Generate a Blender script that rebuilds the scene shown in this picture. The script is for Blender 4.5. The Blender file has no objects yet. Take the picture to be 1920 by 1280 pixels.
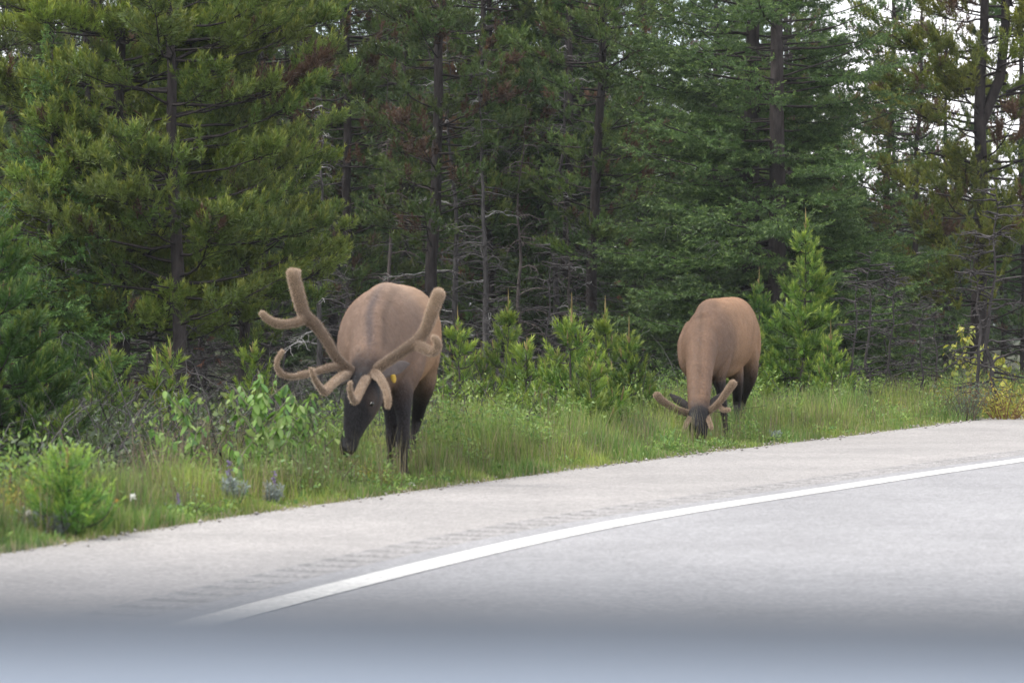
import bpy, math, random
import numpy as np
from mathutils import Vector, kdtree

# ------------------------------------------------------------------ camera, sky, sun, exposure
SC = bpy.context.scene
COL = SC.collection
CAMH = 1.2
FPX = 5333.3          # focal length in photo pixels (100 mm on 36 mm, 1920 px wide)
cam_d = bpy.data.cameras.new('camera'); cam = bpy.data.objects.new('camera', cam_d); COL.objects.link(cam)
cam_d.lens = 100; cam_d.sensor_width = 36; cam_d.clip_start = .05; cam_d.clip_end = 3000
cam.location = (0, 0, CAMH); cam.rotation_euler = (math.radians(90 - .376), 0, 0)
cam_d.dof.use_dof = True; cam_d.dof.focus_distance = 32; cam_d.dof.aperture_fstop = 3.6
SC.camera = cam

W = bpy.data.worlds.new('World'); SC.world = W; W.use_nodes = True
nt = W.node_tree; nt.nodes.clear()
out = nt.nodes.new('ShaderNodeOutputWorld')
sky = nt.nodes.new('ShaderNodeTexSky'); sky.sky_type = 'NISHITA'; sky.sun_disc = False
SUN_EL, SUN_AZ = 54, 255        # azimuth measured clockwise from +Y
sky.sun_elevation = math.radians(SUN_EL); sky.sun_rotation = math.radians(SUN_AZ)
bg1 = nt.nodes.new('ShaderNodeBackground'); bg1.inputs[1].default_value = .12
bg2 = nt.nodes.new('ShaderNodeBackground'); bg2.inputs[0].default_value = (.96, .95, .97, 1); bg2.inputs[1].default_value = .92
tc = nt.nodes.new('ShaderNodeTexCoord'); mp = nt.nodes.new('ShaderNodeMapping'); mp.inputs['Scale'].default_value = (1, 1, 2.2)
nz = nt.nodes.new('ShaderNodeTexNoise'); nz.inputs['Scale'].default_value = 5.5; nz.inputs['Detail'].default_value = 7
cr = nt.nodes.new('ShaderNodeValToRGB'); cr.color_ramp.elements[0].position = .36; cr.color_ramp.elements[1].position = .50
cr.color_ramp.elements[0].color = (.35, .35, .35, 1)
mix = nt.nodes.new('ShaderNodeMixShader')
L_ = nt.links.new
L_(tc.outputs['Generated'], mp.inputs[0]); L_(mp.outputs[0], nz.inputs['Vector']); L_(nz.outputs[0], cr.inputs[0])
L_(sky.outputs[0], bg1.inputs[0]); L_(cr.outputs[0], mix.inputs[0]); L_(bg1.outputs[0], mix.inputs[1]); L_(bg2.outputs[0], mix.inputs[2])
L_(mix.outputs[0], out.inputs[0])

sd = bpy.data.lights.new('sun', 'SUN'); so = bpy.data.objects.new('sun', sd); COL.objects.link(so)
sd.energy = 1.5; sd.angle = math.radians(14); sd.color = (1, .95, .88)
el, az = math.radians(SUN_EL), math.radians(SUN_AZ)
sdir = Vector((math.sin(az) * math.cos(el), math.cos(az) * math.cos(el), math.sin(el)))
so.rotation_euler = sdir.to_track_quat('Z', 'Y').to_euler()
SC.view_settings.view_transform = 'Standard'; SC.view_settings.look = 'None'
SC.view_settings.gamma = 1; SC.view_settings.exposure = 1.22

# ------------------------------------------------------------------ helpers
def G(px, py):                     # photo pixel on the ground plane -> world x, y
    Y = CAMH * FPX / (py - 605.0); return ((px - 960) / FPX * Y, Y)
def P(px, py, Y):
    return np.array([(px - 960) / FPX * Y, Y, CAMH - (py - 605) / FPX * Y])
def gx(px, Y): return (px - 960) / FPX * Y

def hash3(x, y, z=0.0):
    return np.sin(x * 1.7 + 1.3 * np.sin(y * 1.1) + z * .9) * np.cos(y * 1.9 + 1.1 * np.sin(z * 1.6 + x * .7))

def link(o, parent=None):
    COL.objects.link(o)
    if parent is not None: o.parent = parent
    return o
def tag(o, label=None, cat=None, group=None, kind=None):
    if label: o['label'] = label
    if cat: o['category'] = cat
    if group: o['group'] = group
    if kind: o['kind'] = kind
    return o
def empty(name, loc, label, cat, group=None, rz=0, sc=1):
    o = bpy.data.objects.new(name, None); o.empty_display_size = .2
    o.location = loc; o.rotation_euler = (0, 0, rz); o.scale = (sc, sc, sc) if not hasattr(sc, '__len__') else sc
    return tag(link(o), label, cat, group)

def make_mesh(name, V, F, C=None, mat=None, smooth=False, quads=False):
    V = np.asarray(V, np.float32); F = np.asarray(F, np.int32); k = F.shape[1]
    me = bpy.data.meshes.new(name)
    me.vertices.add(len(V)); me.vertices.foreach_set('co', V.ravel())
    me.loops.add(F.size); me.loops.foreach_set('vertex_index', F.ravel())
    me.polygons.add(len(F)); me.polygons.foreach_set('loop_start', np.arange(0, F.size, k, dtype=np.int32))
    if smooth: me.polygons.foreach_set('use_smooth', np.ones(len(F), bool))
    me.update(calc_edges=True)
    if C is not None:
        a = me.color_attributes.new('Col', 'FLOAT_COLOR', 'POINT')
        CC = np.ones((len(V), 4), np.float32); CC[:, :3] = C; a.data.foreach_set('color', CC.ravel())
    if mat: me.materials.append(mat)
    return me

class Geo:
    def __init__(s): s.V = []; s.F = []; s.C = []; s.n = 0
    def add(s, V, F, C):
        V = np.asarray(V, float); s.V.append(V); s.F.append(np.asarray(F) + s.n)
        C = np.asarray(C, float)
        s.C.append(np.broadcast_to(C, (len(V), 3))); s.n += len(V)
    def tube(s, pts, rad, col, sides=5):
        pts = np.asarray(pts, float); n = len(pts); rad = np.broadcast_to(np.asarray(rad, float), (n,))
        T = np.gradient(pts, axis=0); T /= np.linalg.norm(T, axis=1)[:, None] + 1e-9
        ref = np.array([0, 0, 1.]) if abs(T[0, 2]) < .8 else np.array([1., 0, 0])
        A = np.cross(T, ref); A /= np.linalg.norm(A, axis=1)[:, None] + 1e-9
        B = np.cross(T, A)
        an = np.arange(sides) * 2 * math.pi / sides
        V = pts[:, None] + rad[:, None, None] * (np.cos(an)[None, :, None] * A[:, None] + np.sin(an)[None, :, None] * B[:, None])
        i = np.arange(n - 1)[:, None] * sides; j = np.arange(sides)[None]; j2 = (j + 1) % sides
        a = (i + j).ravel(); b = (i + j2).ravel(); c = a + sides; d = b + sides
        F = np.concatenate([np.stack([a, b, d], 1), np.stack([a, d, c], 1)])
        s.add(V.reshape(-1, 3), F, col)
    def mesh(s, name, mat, smooth=False):
        return make_mesh(name, np.concatenate(s.V), np.concatenate(s.F), np.concatenate(s.C), mat, smooth)

def obj(name, me, parent=None, loc=None):
    o = bpy.data.objects.new(name, me)
    if loc is not None: o.location = loc
    return link(o, parent)

# ------------------------------------------------------------------ materials
def new_mat(name):
    m = bpy.data.materials.new(name); m.use_nodes = True; n = m.node_tree
    return m, n, n.nodes['Principled BSDF']
def node(n, t, **kw):
    x = n.nodes.new(t)
    for k, v in kw.items(): x.inputs[k].default_value = v
    return x
def foliage_mat(name, transl=.3, spread=.35):
    m = bpy.data.materials.new(name); m.use_nodes = True; n = m.node_tree; n.nodes.clear()
    o = n.nodes.new('ShaderNodeOutputMaterial'); at = n.nodes.new('ShaderNodeVertexColor'); at.layer_name = 'Col'
    geo = n.nodes.new('ShaderNodeTexCoord'); noi = node(n, 'ShaderNodeTexNoise', Scale=2.3, Detail=3.0)
    mr = n.nodes.new('ShaderNodeMapRange'); mr.inputs[1].default_value = .3; mr.inputs[2].default_value = .7
    mr.inputs[3].default_value = 1 - spread; mr.inputs[4].default_value = 1 + spread
    oi = n.nodes.new('ShaderNodeObjectInfo')
    mr2 = n.nodes.new('ShaderNodeMapRange'); mr2.inputs[3].default_value = .8; mr2.inputs[4].default_value = 1.2
    mul = n.nodes.new('ShaderNodeMath'); mul.operation = 'MULTIPLY'
    vm = n.nodes.new('ShaderNodeVectorMath'); vm.operation = 'SCALE'
    d = n.nodes.new('ShaderNodeBsdfDiffuse'); t = n.nodes.new('ShaderNodeBsdfTranslucent'); mx = n.nodes.new('ShaderNodeMixShader')
    gl = n.nodes.new('ShaderNodeBsdfGlossy'); gl.inputs['Roughness'].default_value = .5; gl.inputs[0].default_value = (.7, .75, .8, 1)
    mg = n.nodes.new('ShaderNodeMixShader'); mg.inputs[0].default_value = .04
    mx.inputs[0].default_value = transl
    k = n.links.new
    k(geo.outputs['Object'], noi.inputs['Vector']); k(noi.outputs[0], mr.inputs[0]); k(oi.outputs['Random'], mr2.inputs[0])
    k(mr.outputs[0], mul.inputs[0]); k(mr2.outputs[0], mul.inputs[1])
    k(at.outputs[0], vm.inputs[0]); k(mul.outputs[0], vm.inputs['Scale'])
    k(vm.outputs[0], d.inputs[0]); k(vm.outputs[0], t.inputs[0]); k(d.outputs[0], mx.inputs[1]); k(t.outputs[0], mx.inputs[2])
    k(mx.outputs[0], mg.inputs[1]); k(gl.outputs[0], mg.inputs[2]); k(mg.outputs[0], o.inputs[0])
    return m
M_NEEDLE = foliage_mat('needles', .3, .3)
M_HAIR = foliage_mat('hair', .25, .1)
M_LEAF = foliage_mat('leaves', .4, .15)
M_GRASS = foliage_mat('grass_blades', .4, .4)

def bark_mat(name, sc=14):
    m, n, b = new_mat(name); k = n.links.new
    at = n.nodes.new('ShaderNodeVertexColor'); at.layer_name = 'Col'
    tc = n.nodes.new('ShaderNodeTexCoord'); mp = n.nodes.new('ShaderNodeMapping'); mp.inputs['Scale'].default_value = (1, 1, .25)
    noi = node(n, 'ShaderNodeTexNoise', Scale=float(sc), Detail=6.0, Roughness=.7)
    mr = n.nodes.new('ShaderNodeMapRange'); mr.inputs[1].default_value = .3; mr.inputs[2].default_value = .7; mr.inputs[3].default_value = .45; mr.inputs[4].default_value = 1.6
    vm = n.nodes.new('ShaderNodeVectorMath'); vm.operation = 'SCALE'
    k(tc.outputs['Object'], mp.inputs[0]); k(mp.outputs[0], noi.inputs['Vector']); k(noi.outputs[0], mr.inputs[0])
    k(at.outputs[0], vm.inputs[0]); k(mr.outputs[0], vm.inputs['Scale']); k(vm.outputs[0], b.inputs['Base Color'])
    bp = node(n, 'ShaderNodeBump', Strength=.8, Distance=.02); k(noi.outputs[0], bp.inputs['Height']); k(bp.outputs[0], b.inputs['Normal'])
    b.inputs['Roughness'].default_value = .9; b.inputs['Specular IOR Level'].default_value = .15
    return m
M_BARK = bark_mat('bark')

def fur_mat(name, sc, sheen, bump):
    m, n, b = new_mat(name); k = n.links.new
    at = n.nodes.new('ShaderNodeVertexColor'); at.layer_name = 'Col'
    tc = n.nodes.new('ShaderNodeTexCoord'); mp = n.nodes.new('ShaderNodeMapping'); mp.inputs['Scale'].default_value = (1, 1, .3)
    noi = node(n, 'ShaderNodeTexNoise', Scale=float(sc), Detail=5.0, Roughness=.7)
    n2 = node(n, 'ShaderNodeTexNoise', Scale=5.0, Detail=4.0)
    mr = n.nodes.new('ShaderNodeMapRange'); mr.inputs[1].default_value = .3; mr.inputs[2].default_value = .7; mr.inputs[3].default_value = .8; mr.inputs[4].default_value = 1.2
    mr2 = n.nodes.new('ShaderNodeMapRange'); mr2.inputs[1].default_value = .3; mr2.inputs[2].default_value = .7; mr2.inputs[3].default_value = .82; mr2.inputs[4].default_value = 1.15
    mu = n.nodes.new('ShaderNodeMath'); mu.operation = 'MULTIPLY'
    vm = n.nodes.new('ShaderNodeVectorMath'); vm.operation = 'SCALE'
    k(tc.outputs['Object'], mp.inputs[0]); k(mp.outputs[0], noi.inputs['Vector']); k(noi.outputs[0], mr.inputs[0])
    k(tc.outputs['Object'], n2.inputs['Vector']); k(n2.outputs[0], mr2.inputs[0]); k(mr.outputs[0], mu.inputs[0]); k(mr2.outputs[0], mu.inputs[1])
    k(at.outputs[0], vm.inputs[0]); k(mu.outputs[0], vm.inputs['Scale']); k(vm.outputs[0], b.inputs['Base Color'])
    bp = node(n, 'ShaderNodeBump', Strength=bump, Distance=.01); k(noi.outputs[0], bp.inputs['Height']); k(bp.outputs[0], b.inputs['Normal'])
    b2_ = node(n, 'ShaderNodeBump', Strength=.5, Distance=.05); k(n2.outputs[0], b2_.inputs['Height']); k(b2_.outputs[0], bp.inputs['Normal'])
    b.inputs['Roughness'].default_value = .75; b.inputs['Specular IOR Level'].default_value = .2
    b.inputs['Sheen Weight'].default_value = sheen; b.inputs['Sheen Roughness'].default_value = .35; b.inputs['Sheen Tint'].default_value = (1, .85, .72, 1)
    return m
M_FUR = fur_mat('short_fur', 60, .06, .6)
M_VELVET = fur_mat('antler_velvet', 90, .9, .4)

def plain_mat(name, col, rough=.6, spec=.3, metal=0, coat=0):
    m, n, b = new_mat(name); k = n.links.new
    tc = n.nodes.new('ShaderNodeTexCoord'); noi = node(n, 'ShaderNodeTexNoise', Scale=30.0, Detail=4.0)
    mr = n.nodes.new('ShaderNodeMapRange'); mr.inputs[3].default_value = .85; mr.inputs[4].default_value = 1.15
    vm = n.nodes.new('ShaderNodeVectorMath'); vm.operation = 'SCALE'; vm.inputs[0].default_value = col
    k(tc.outputs['Object'], noi.inputs['Vector']); k(noi.outputs[0], mr.inputs[0]); k(mr.outputs[0], vm.inputs['Scale']); k(vm.outputs[0], b.inputs['Base Color'])
    b.inputs['Roughness'].default_value = rough; b.inputs['Specular IOR Level'].default_value = spec
    b.inputs['Metallic'].default_value = metal; b.inputs['Coat Weight'].default_value = coat
    return m

def asphalt_mat(name, base, warm):
    m, n, b = new_mat(name); k = n.links.new
    tc = n.nodes.new('ShaderNodeTexCoord')
    def noi(s, d=5.0, r=.6, dist=0.):
        x = node(n, 'ShaderNodeTexNoise', Scale=float(s), Detail=d, Roughness=r); k(tc.outputs['Object'], x.inputs['Vector']); return x
    a, c, e = noi(140, 3.0, .8), noi(9, 5.0, .7), noi(.8, 4.0)
    # aggregate: single pale and dark stones
    vo = n.nodes.new('ShaderNodeTexVoronoi'); vo.inputs['Scale'].default_value = 75; k(tc.outputs['Object'], vo.inputs['Vector'])
    bw = n.nodes.new('ShaderNodeSeparateColor'); k(vo.outputs['Color'], bw.inputs[0])
    def mr(src, lo, hi, a0=.3, a1=.7):
        x = n.nodes.new('ShaderNodeMapRange'); x.inputs[1].default_value = a0; x.inputs[2].default_value = a1; x.inputs[3].default_value = lo; x.inputs[4].default_value = hi; k(src, x.inputs[0]); return x
    m1, m2, m3, m4 = mr(a.outputs[0], .8, 1.2), mr(c.outputs[0], .9, 1.1), mr(e.outputs[0], .9, 1.08), mr(bw.outputs[0], .72, 1.25, 0, 1)
    def mul(p, q):
        x = n.nodes.new('ShaderNodeMath'); x.operation = 'MULTIPLY'; k(p.outputs[0], x.inputs[0]); k(q.outputs[0], x.inputs[1]); return x
    q = mul(mul(m1, m2), mul(m3, m4))
    rg = n.nodes.new('ShaderNodeMix'); rg.data_type = 'RGBA'; rg.inputs[6].default_value = (*base, 1); rg.inputs[7].default_value = (*warm, 1)
    k(e.outputs[0], rg.inputs[0])
    vm = n.nodes.new('ShaderNodeVectorMath'); vm.operation = 'SCALE'; k(rg.outputs[2], vm.inputs[0]); k(q.outputs[0], vm.inputs['Scale'])
    k(vm.outputs[0], b.inputs['Base Color'])
    bp = node(n, 'ShaderNodeBump', Strength=.5, Distance=.004); k(vo.outputs['Distance'], bp.inputs['Height']); k(bp.outputs[0], b.inputs['Normal'])
    b.inputs['Roughness'].default_value = .85; b.inputs['Specular IOR Level'].default_value = .2
    return m
M_SHOULDER = asphalt_mat('pale_shoulder_asphalt', (.266, .258, .252), (.305, .29, .28))
M_LANE = asphalt_mat('lane_asphalt', (.250, .250, .258), (.272, .272, .278))
M_RUMBLE = asphalt_mat('rumble_asphalt', (.25, .245, .24), (.27, .26, .26))
M_GROOVE = asphalt_mat('shaded_groove_asphalt', (.20, .197, .193), (.22, .215, .21))  # milled asphalt coloured darker to paint in the shade of the grooves
M_PAINT = asphalt_mat('white_road_paint', (.60, .60, .58), (.62, .62, .6))

def ground_mat():
    m, n, b = new_mat('forest_floor'); k = n.links.new
    tc = n.nodes.new('ShaderNodeTexCoord')
    a = node(n, 'ShaderNodeTexNoise', Scale=.9, Detail=8.0, Roughness=.7); c = node(n, 'ShaderNodeTexNoise', Scale=14.0, Detail=5.0, Roughness=.7)
    k(tc.outputs['Object'], a.inputs['Vector']); k(tc.outputs['Object'], c.inputs['Vector'])
    r = n.nodes.new('ShaderNodeValToRGB'); r.color_ramp.elements[0].position = .35; r.color_ramp.elements[1].position = .65
    r.color_ramp.elements[0].color = (.035, .03, .022, 1); r.color_ramp.elements[1].color = (.05, .065, .022, 1)
    k(a.outputs[0], r.inputs[0])
    mr = n.nodes.new('ShaderNodeMapRange'); mr.inputs[1].default_value = .3; mr.inputs[2].default_value = .7; mr.inputs[3].default_value = .5; mr.inputs[4].default_value = 1.5
    k(c.outputs[0], mr.inputs[0]); vm = n.nodes.new('ShaderNodeVectorMath'); vm.operation = 'SCALE'; k(r.outputs[0], vm.inputs[0]); k(mr.outputs[0], vm.inputs['Scale'])
    k(vm.outputs[0], b.inputs['Base Color']); b.inputs['Roughness'].default_value = .95
    bp = node(n, 'ShaderNodeBump', Strength=.8, Distance=.05); k(c.outputs[0], bp.inputs['Height']); k(bp.outputs[0], b.inputs['Normal'])
    return m
M_GROUND = ground_mat()

# ------------------------------------------------------------------ road
def catmull(pts, per=8):
    p = np.asarray(pts, float); p = np.vstack([2 * p[0] - p[1], p, 2 * p[-1] - p[-2]]); o = []
    for i in range(1, len(p) - 2):
        for t in np.arange(per) / per:
            a, b, c, d = p[i - 1], p[i], p[i + 1], p[i + 2]
            o.append(.5 * (2 * b + (c - a) * t + (2 * a - 5 * b + 4 * c - d) * t * t + (3 * b - 3 * c + d - a) * t ** 3))
    o.append(p[-2]); return np.array(o)
linepx = [(330, 1176), (500, 1133), (700, 1083), (900, 1035), (1100, 989), (1300, 955), (1500, 926), (1700, 894), (1920, 862)]
edgepx = [(0, 1035), (250, 995), (461, 963), (700, 930), (921, 899), (1340, 846), (1627, 812), (1920, 776)]
Lp = [G(*q) for q in linepx]; Ep = [G(*q) for q in edgepx]
def extend(p, back, fwd, da0, da1):
    p = [np.array(q) for q in p]
    d = p[0] - p[1]; d /= np.linalg.norm(d); q = p[0]
    for i in range(back): q = q + d * 4; p.insert(0, q)
    d = p[-1] - p[-3]; a = math.atan2(d[0], d[1]); q = p[-1]
    for i in range(fwd): a += da1; q = q + 6 * np.array([math.sin(a), math.cos(a)]); p.append(q)
    return p
Lc = catmull(extend(Lp, 5, 14, 0, .02)); Ec = catmull(extend(Ep, 6, 12, 0, .02))
def resample(c, step):
    s = np.r_[0, np.cumsum(np.linalg.norm(np.diff(c, axis=0), axis=1))]; t = np.arange(0, s[-1], step)
    return np.stack([np.interp(t, s, c[:, 0]), np.interp(t, s, c[:, 1])], 1)
def smooth(c, k):
    for _ in range(k): c[1:-1] = (c[:-2] + c[1:-1] * 2 + c[2:]) / 4
    return c
Lc = smooth(resample(Lc, .25), 60)
def normals(c):
    T = np.gradient(c, axis=0); T /= np.linalg.norm(T, axis=1)[:, None]; return np.stack([-T[:, 1], T[:, 0]], 1)   # towards the forest (left)
Nc = normals(Lc)
Es = smooth(resample(Ec, .1), 60)
# shoulder width at each station of the line: hit the edge curve along the normal
wid = []
for p, n in zip(Lc, Nc):
    d = Es - p; al = d @ n; ac = np.abs(d @ np.array([n[1], -n[0]])); i = np.argmin(ac); wid.append(al[i] if ac[i] < .4 else np.nan)
wid = np.array(wid); ok = ~np.isnan(wid); wid = np.interp(np.arange(len(wid)), np.nonzero(ok)[0], wid[ok]); wid = smooth(wid, 10)
EDGE = Lc + Nc * wid[:, None]
def ribbon(name, c, n, u0, u1, mat, cols=2, z=0.0, zf=None, label=None):
    u0 = np.broadcast_to(u0, (len(c),)); u1 = np.broadcast_to(u1, (len(c),))
    t = np.linspace(0, 1, cols); V = []
    for j in t:
        u = u0 + (u1 - u0) * j; p = c + n * u[:, None]
        zz = np.full(len(c), z) if zf is None else zf(p, u, j)
        V.append(np.c_[p, zz])
    V = np.stack(V, 1).reshape(-1, 3); i = (np.arange(len(c) - 1)[:, None] * cols + np.arange(cols - 1)[None]).ravel()
    F = np.stack([i, i + cols, i + cols + 1, i + 1], 1)
    me = make_mesh(name, V, F, None, mat); o = obj(name, me); tag(o, label, None, None, 'structure'); return o
RW = .10; R0, R1 = .30, .62
ribbon('road', Lc, Nc, -9.0, R0, M_LANE, 6, label='pale grey asphalt driving lane of the highway')
rngE = np.random.default_rng(3)
jag = smooth(rngE.normal(0, .06, len(wid)), 2)
ribbon('road_shoulder', Lc, Nc, R1, wid + jag, M_SHOULDER, 8, label='wide pale asphalt shoulder between white line and grass')
ribbon('edge_line', Lc, Nc, -RW, RW, M_PAINT, 2, z=.004, label='solid white edge line painted along the road')
Lf = smooth(resample(Lc, .02), 3); Nf = normals(Lf)
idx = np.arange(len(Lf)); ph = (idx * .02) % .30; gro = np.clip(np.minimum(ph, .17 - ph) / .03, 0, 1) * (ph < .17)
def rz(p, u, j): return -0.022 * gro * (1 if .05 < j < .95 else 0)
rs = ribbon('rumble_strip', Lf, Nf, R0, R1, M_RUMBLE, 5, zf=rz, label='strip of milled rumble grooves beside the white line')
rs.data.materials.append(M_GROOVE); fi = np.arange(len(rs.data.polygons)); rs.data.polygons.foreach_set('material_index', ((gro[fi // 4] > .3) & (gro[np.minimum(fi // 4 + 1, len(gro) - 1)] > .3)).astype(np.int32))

# ground sheet: dips just below the road
def gz(x, y):
    # height of the verge; flat at the road, uneven in the forest
    d = dist_edge(x, y); k = np.clip(d / 4, 0, 1)
    return -.02 + k * (.06 * hash3(x * .8, y * .6) - .04) - .5 * np.clip(-d - .1, 0, .3)
_E = EDGE[::2]; _EN = normals(_E)
def dist_edge(x, y):
    x = np.atleast_1d(x).astype(float); y = np.atleast_1d(y).astype(float); o = np.empty(len(x))
    for a in range(0, len(x), 20000):
        dx = x[a:a + 20000, None] - _E[None, :, 0]; dy = y[a:a + 20000, None] - _E[None, :, 1]
        i = np.argmin(dx * dx + dy * dy, axis=1); r = np.arange(len(i))
        o[a:a + 20000] = dx[r, i] * _EN[i, 0] + dy[r, i] * _EN[i, 1]
    return o
xs = np.r_[-1500, -600, -250, -100, -60, np.arange(-40, 46, .5), 70, 120, 300, 700, 1500]; ys = np.r_[-300, -60, -20, np.arange(-6, 110, .5), 130, 180, 300, 700, 2500]
XX, YY = np.meshgrid(xs, ys); x = XX.ravel(); y = YY.ravel(); z = gz(x, y)
nx = len(xs); i = (np.arange(len(ys) - 1)[:, None] * nx + np.arange(nx - 1)[None]).ravel()
z = np.where(z < -.1, -.17, z)
g = obj('ground', make_mesh('ground', np.c_[x, y, z], np.stack([i, i + 1, i + nx + 1, i + nx], 1), None, M_GROUND, True))
tag(g, 'dark mossy forest floor beyond the road', None, None, 'structure')
def GZ(x, y): return float(gz(x, y)[0])

# ------------------------------------------------------------------ vegetation generators
def unit(v): return v / (np.linalg.norm(v, axis=-1, keepdims=True) + 1e-9)
def needles(geo, pos, dirs, ln, col, tip, nn=28, nl=.07, w=.009, a0=.35, a1=1.1, rng=None, curl=0.):
    """every shoot becomes a brush of nn thin needles"""
    pos, dirs = np.asarray(pos, float), unit(np.asarray(dirs, float)); n = len(pos)
    if n == 0: return
    ln = np.broadcast_to(ln, (n,)); col = np.broadcast_to(col, (n, 3)); tip = np.broadcast_to(tip, (n, 3))
    r = unit(rng.normal(size=(n, 3))); A = unit(np.cross(dirs, r)); B = np.cross(dirs, A)
    t = rng.random((n, nn)); ph = rng.random((n, nn)) * 6.283; an = a1 + (a0 - a1) * t + rng.normal(0, .12, (n, nn))
    o = pos[:, None] + dirs[:, None] * (ln[:, None] * t)[..., None]
    rad = np.cos(ph)[..., None] * A[:, None] + np.sin(ph)[..., None] * B[:, None]
    nd = np.cos(an)[..., None] * dirs[:, None] + np.sin(an)[..., None] * rad
    L = nl * (.7 + .5 * rng.random((n, nn))); L = L[..., None]
    side = unit(np.cross(nd, unit(rng.normal(size=nd.shape)))) * w / 2
    V = np.stack([o - side, o + side, o + nd * L], 2).reshape(-1, 3)
    F = np.arange(n * nn * 3).reshape(-1, 3)
    tt = (t ** 2)[..., None]; c = col[:, None] * (1 - tt) + tip[:, None] * tt
    c = c * (.8 + .4 * rng.random((n, nn, 1)))
    C = np.repeat(c.reshape(-1, 3), 3, 0)
    geo.add(V, F, C)

def spline_branch(rng, p0, az, el0, el1, L, n=6, jit=.06):
    pts = [np.array(p0, float)]; 
    for i in range(n):
        e = el0 + (el1 - el0) * (i / max(1, n - 1)) ** 1.3 + rng.normal(0, jit); a = az + rng.normal(0, jit * 1.5); az = a * .5 + az * .5
        pts.append(pts[-1] + L / n * np.array([math.cos(e) * math.cos(a), math.cos(e) * math.sin(a), math.sin(e)]))
    return np.array(pts)
def at(pts, t):
    f = t * (len(pts) - 1); i = min(int(f), len(pts) - 2); return pts[i] * (1 - (f - i)) + pts[i + 1] * (f - i)
def trunk_pts(rng, H, lean=.02, crook=.03):
    z = np.linspace(-.15, H, 16); x = np.cumsum(rng.normal(0, crook, 16)) + z * rng.normal(0, lean); y = np.cumsum(rng.normal(0, crook, 16)) + z * rng.normal(0, lean)
    x -= x[0]; y -= y[0]; return np.c_[x, y, z]
def tr_at(T, z): return np.array([np.interp(z, T[:, 2], T[:, 0]), np.interp(z, T[:, 2], T[:, 1]), z])

def crown_noise(rng, n=7):
    k = rng.normal(0, 1.6, (n, 3)); ph = rng.random(n) * 6.28
    return lambda p: float(np.sin(k @ p + ph).sum() / n ** .5)

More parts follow.
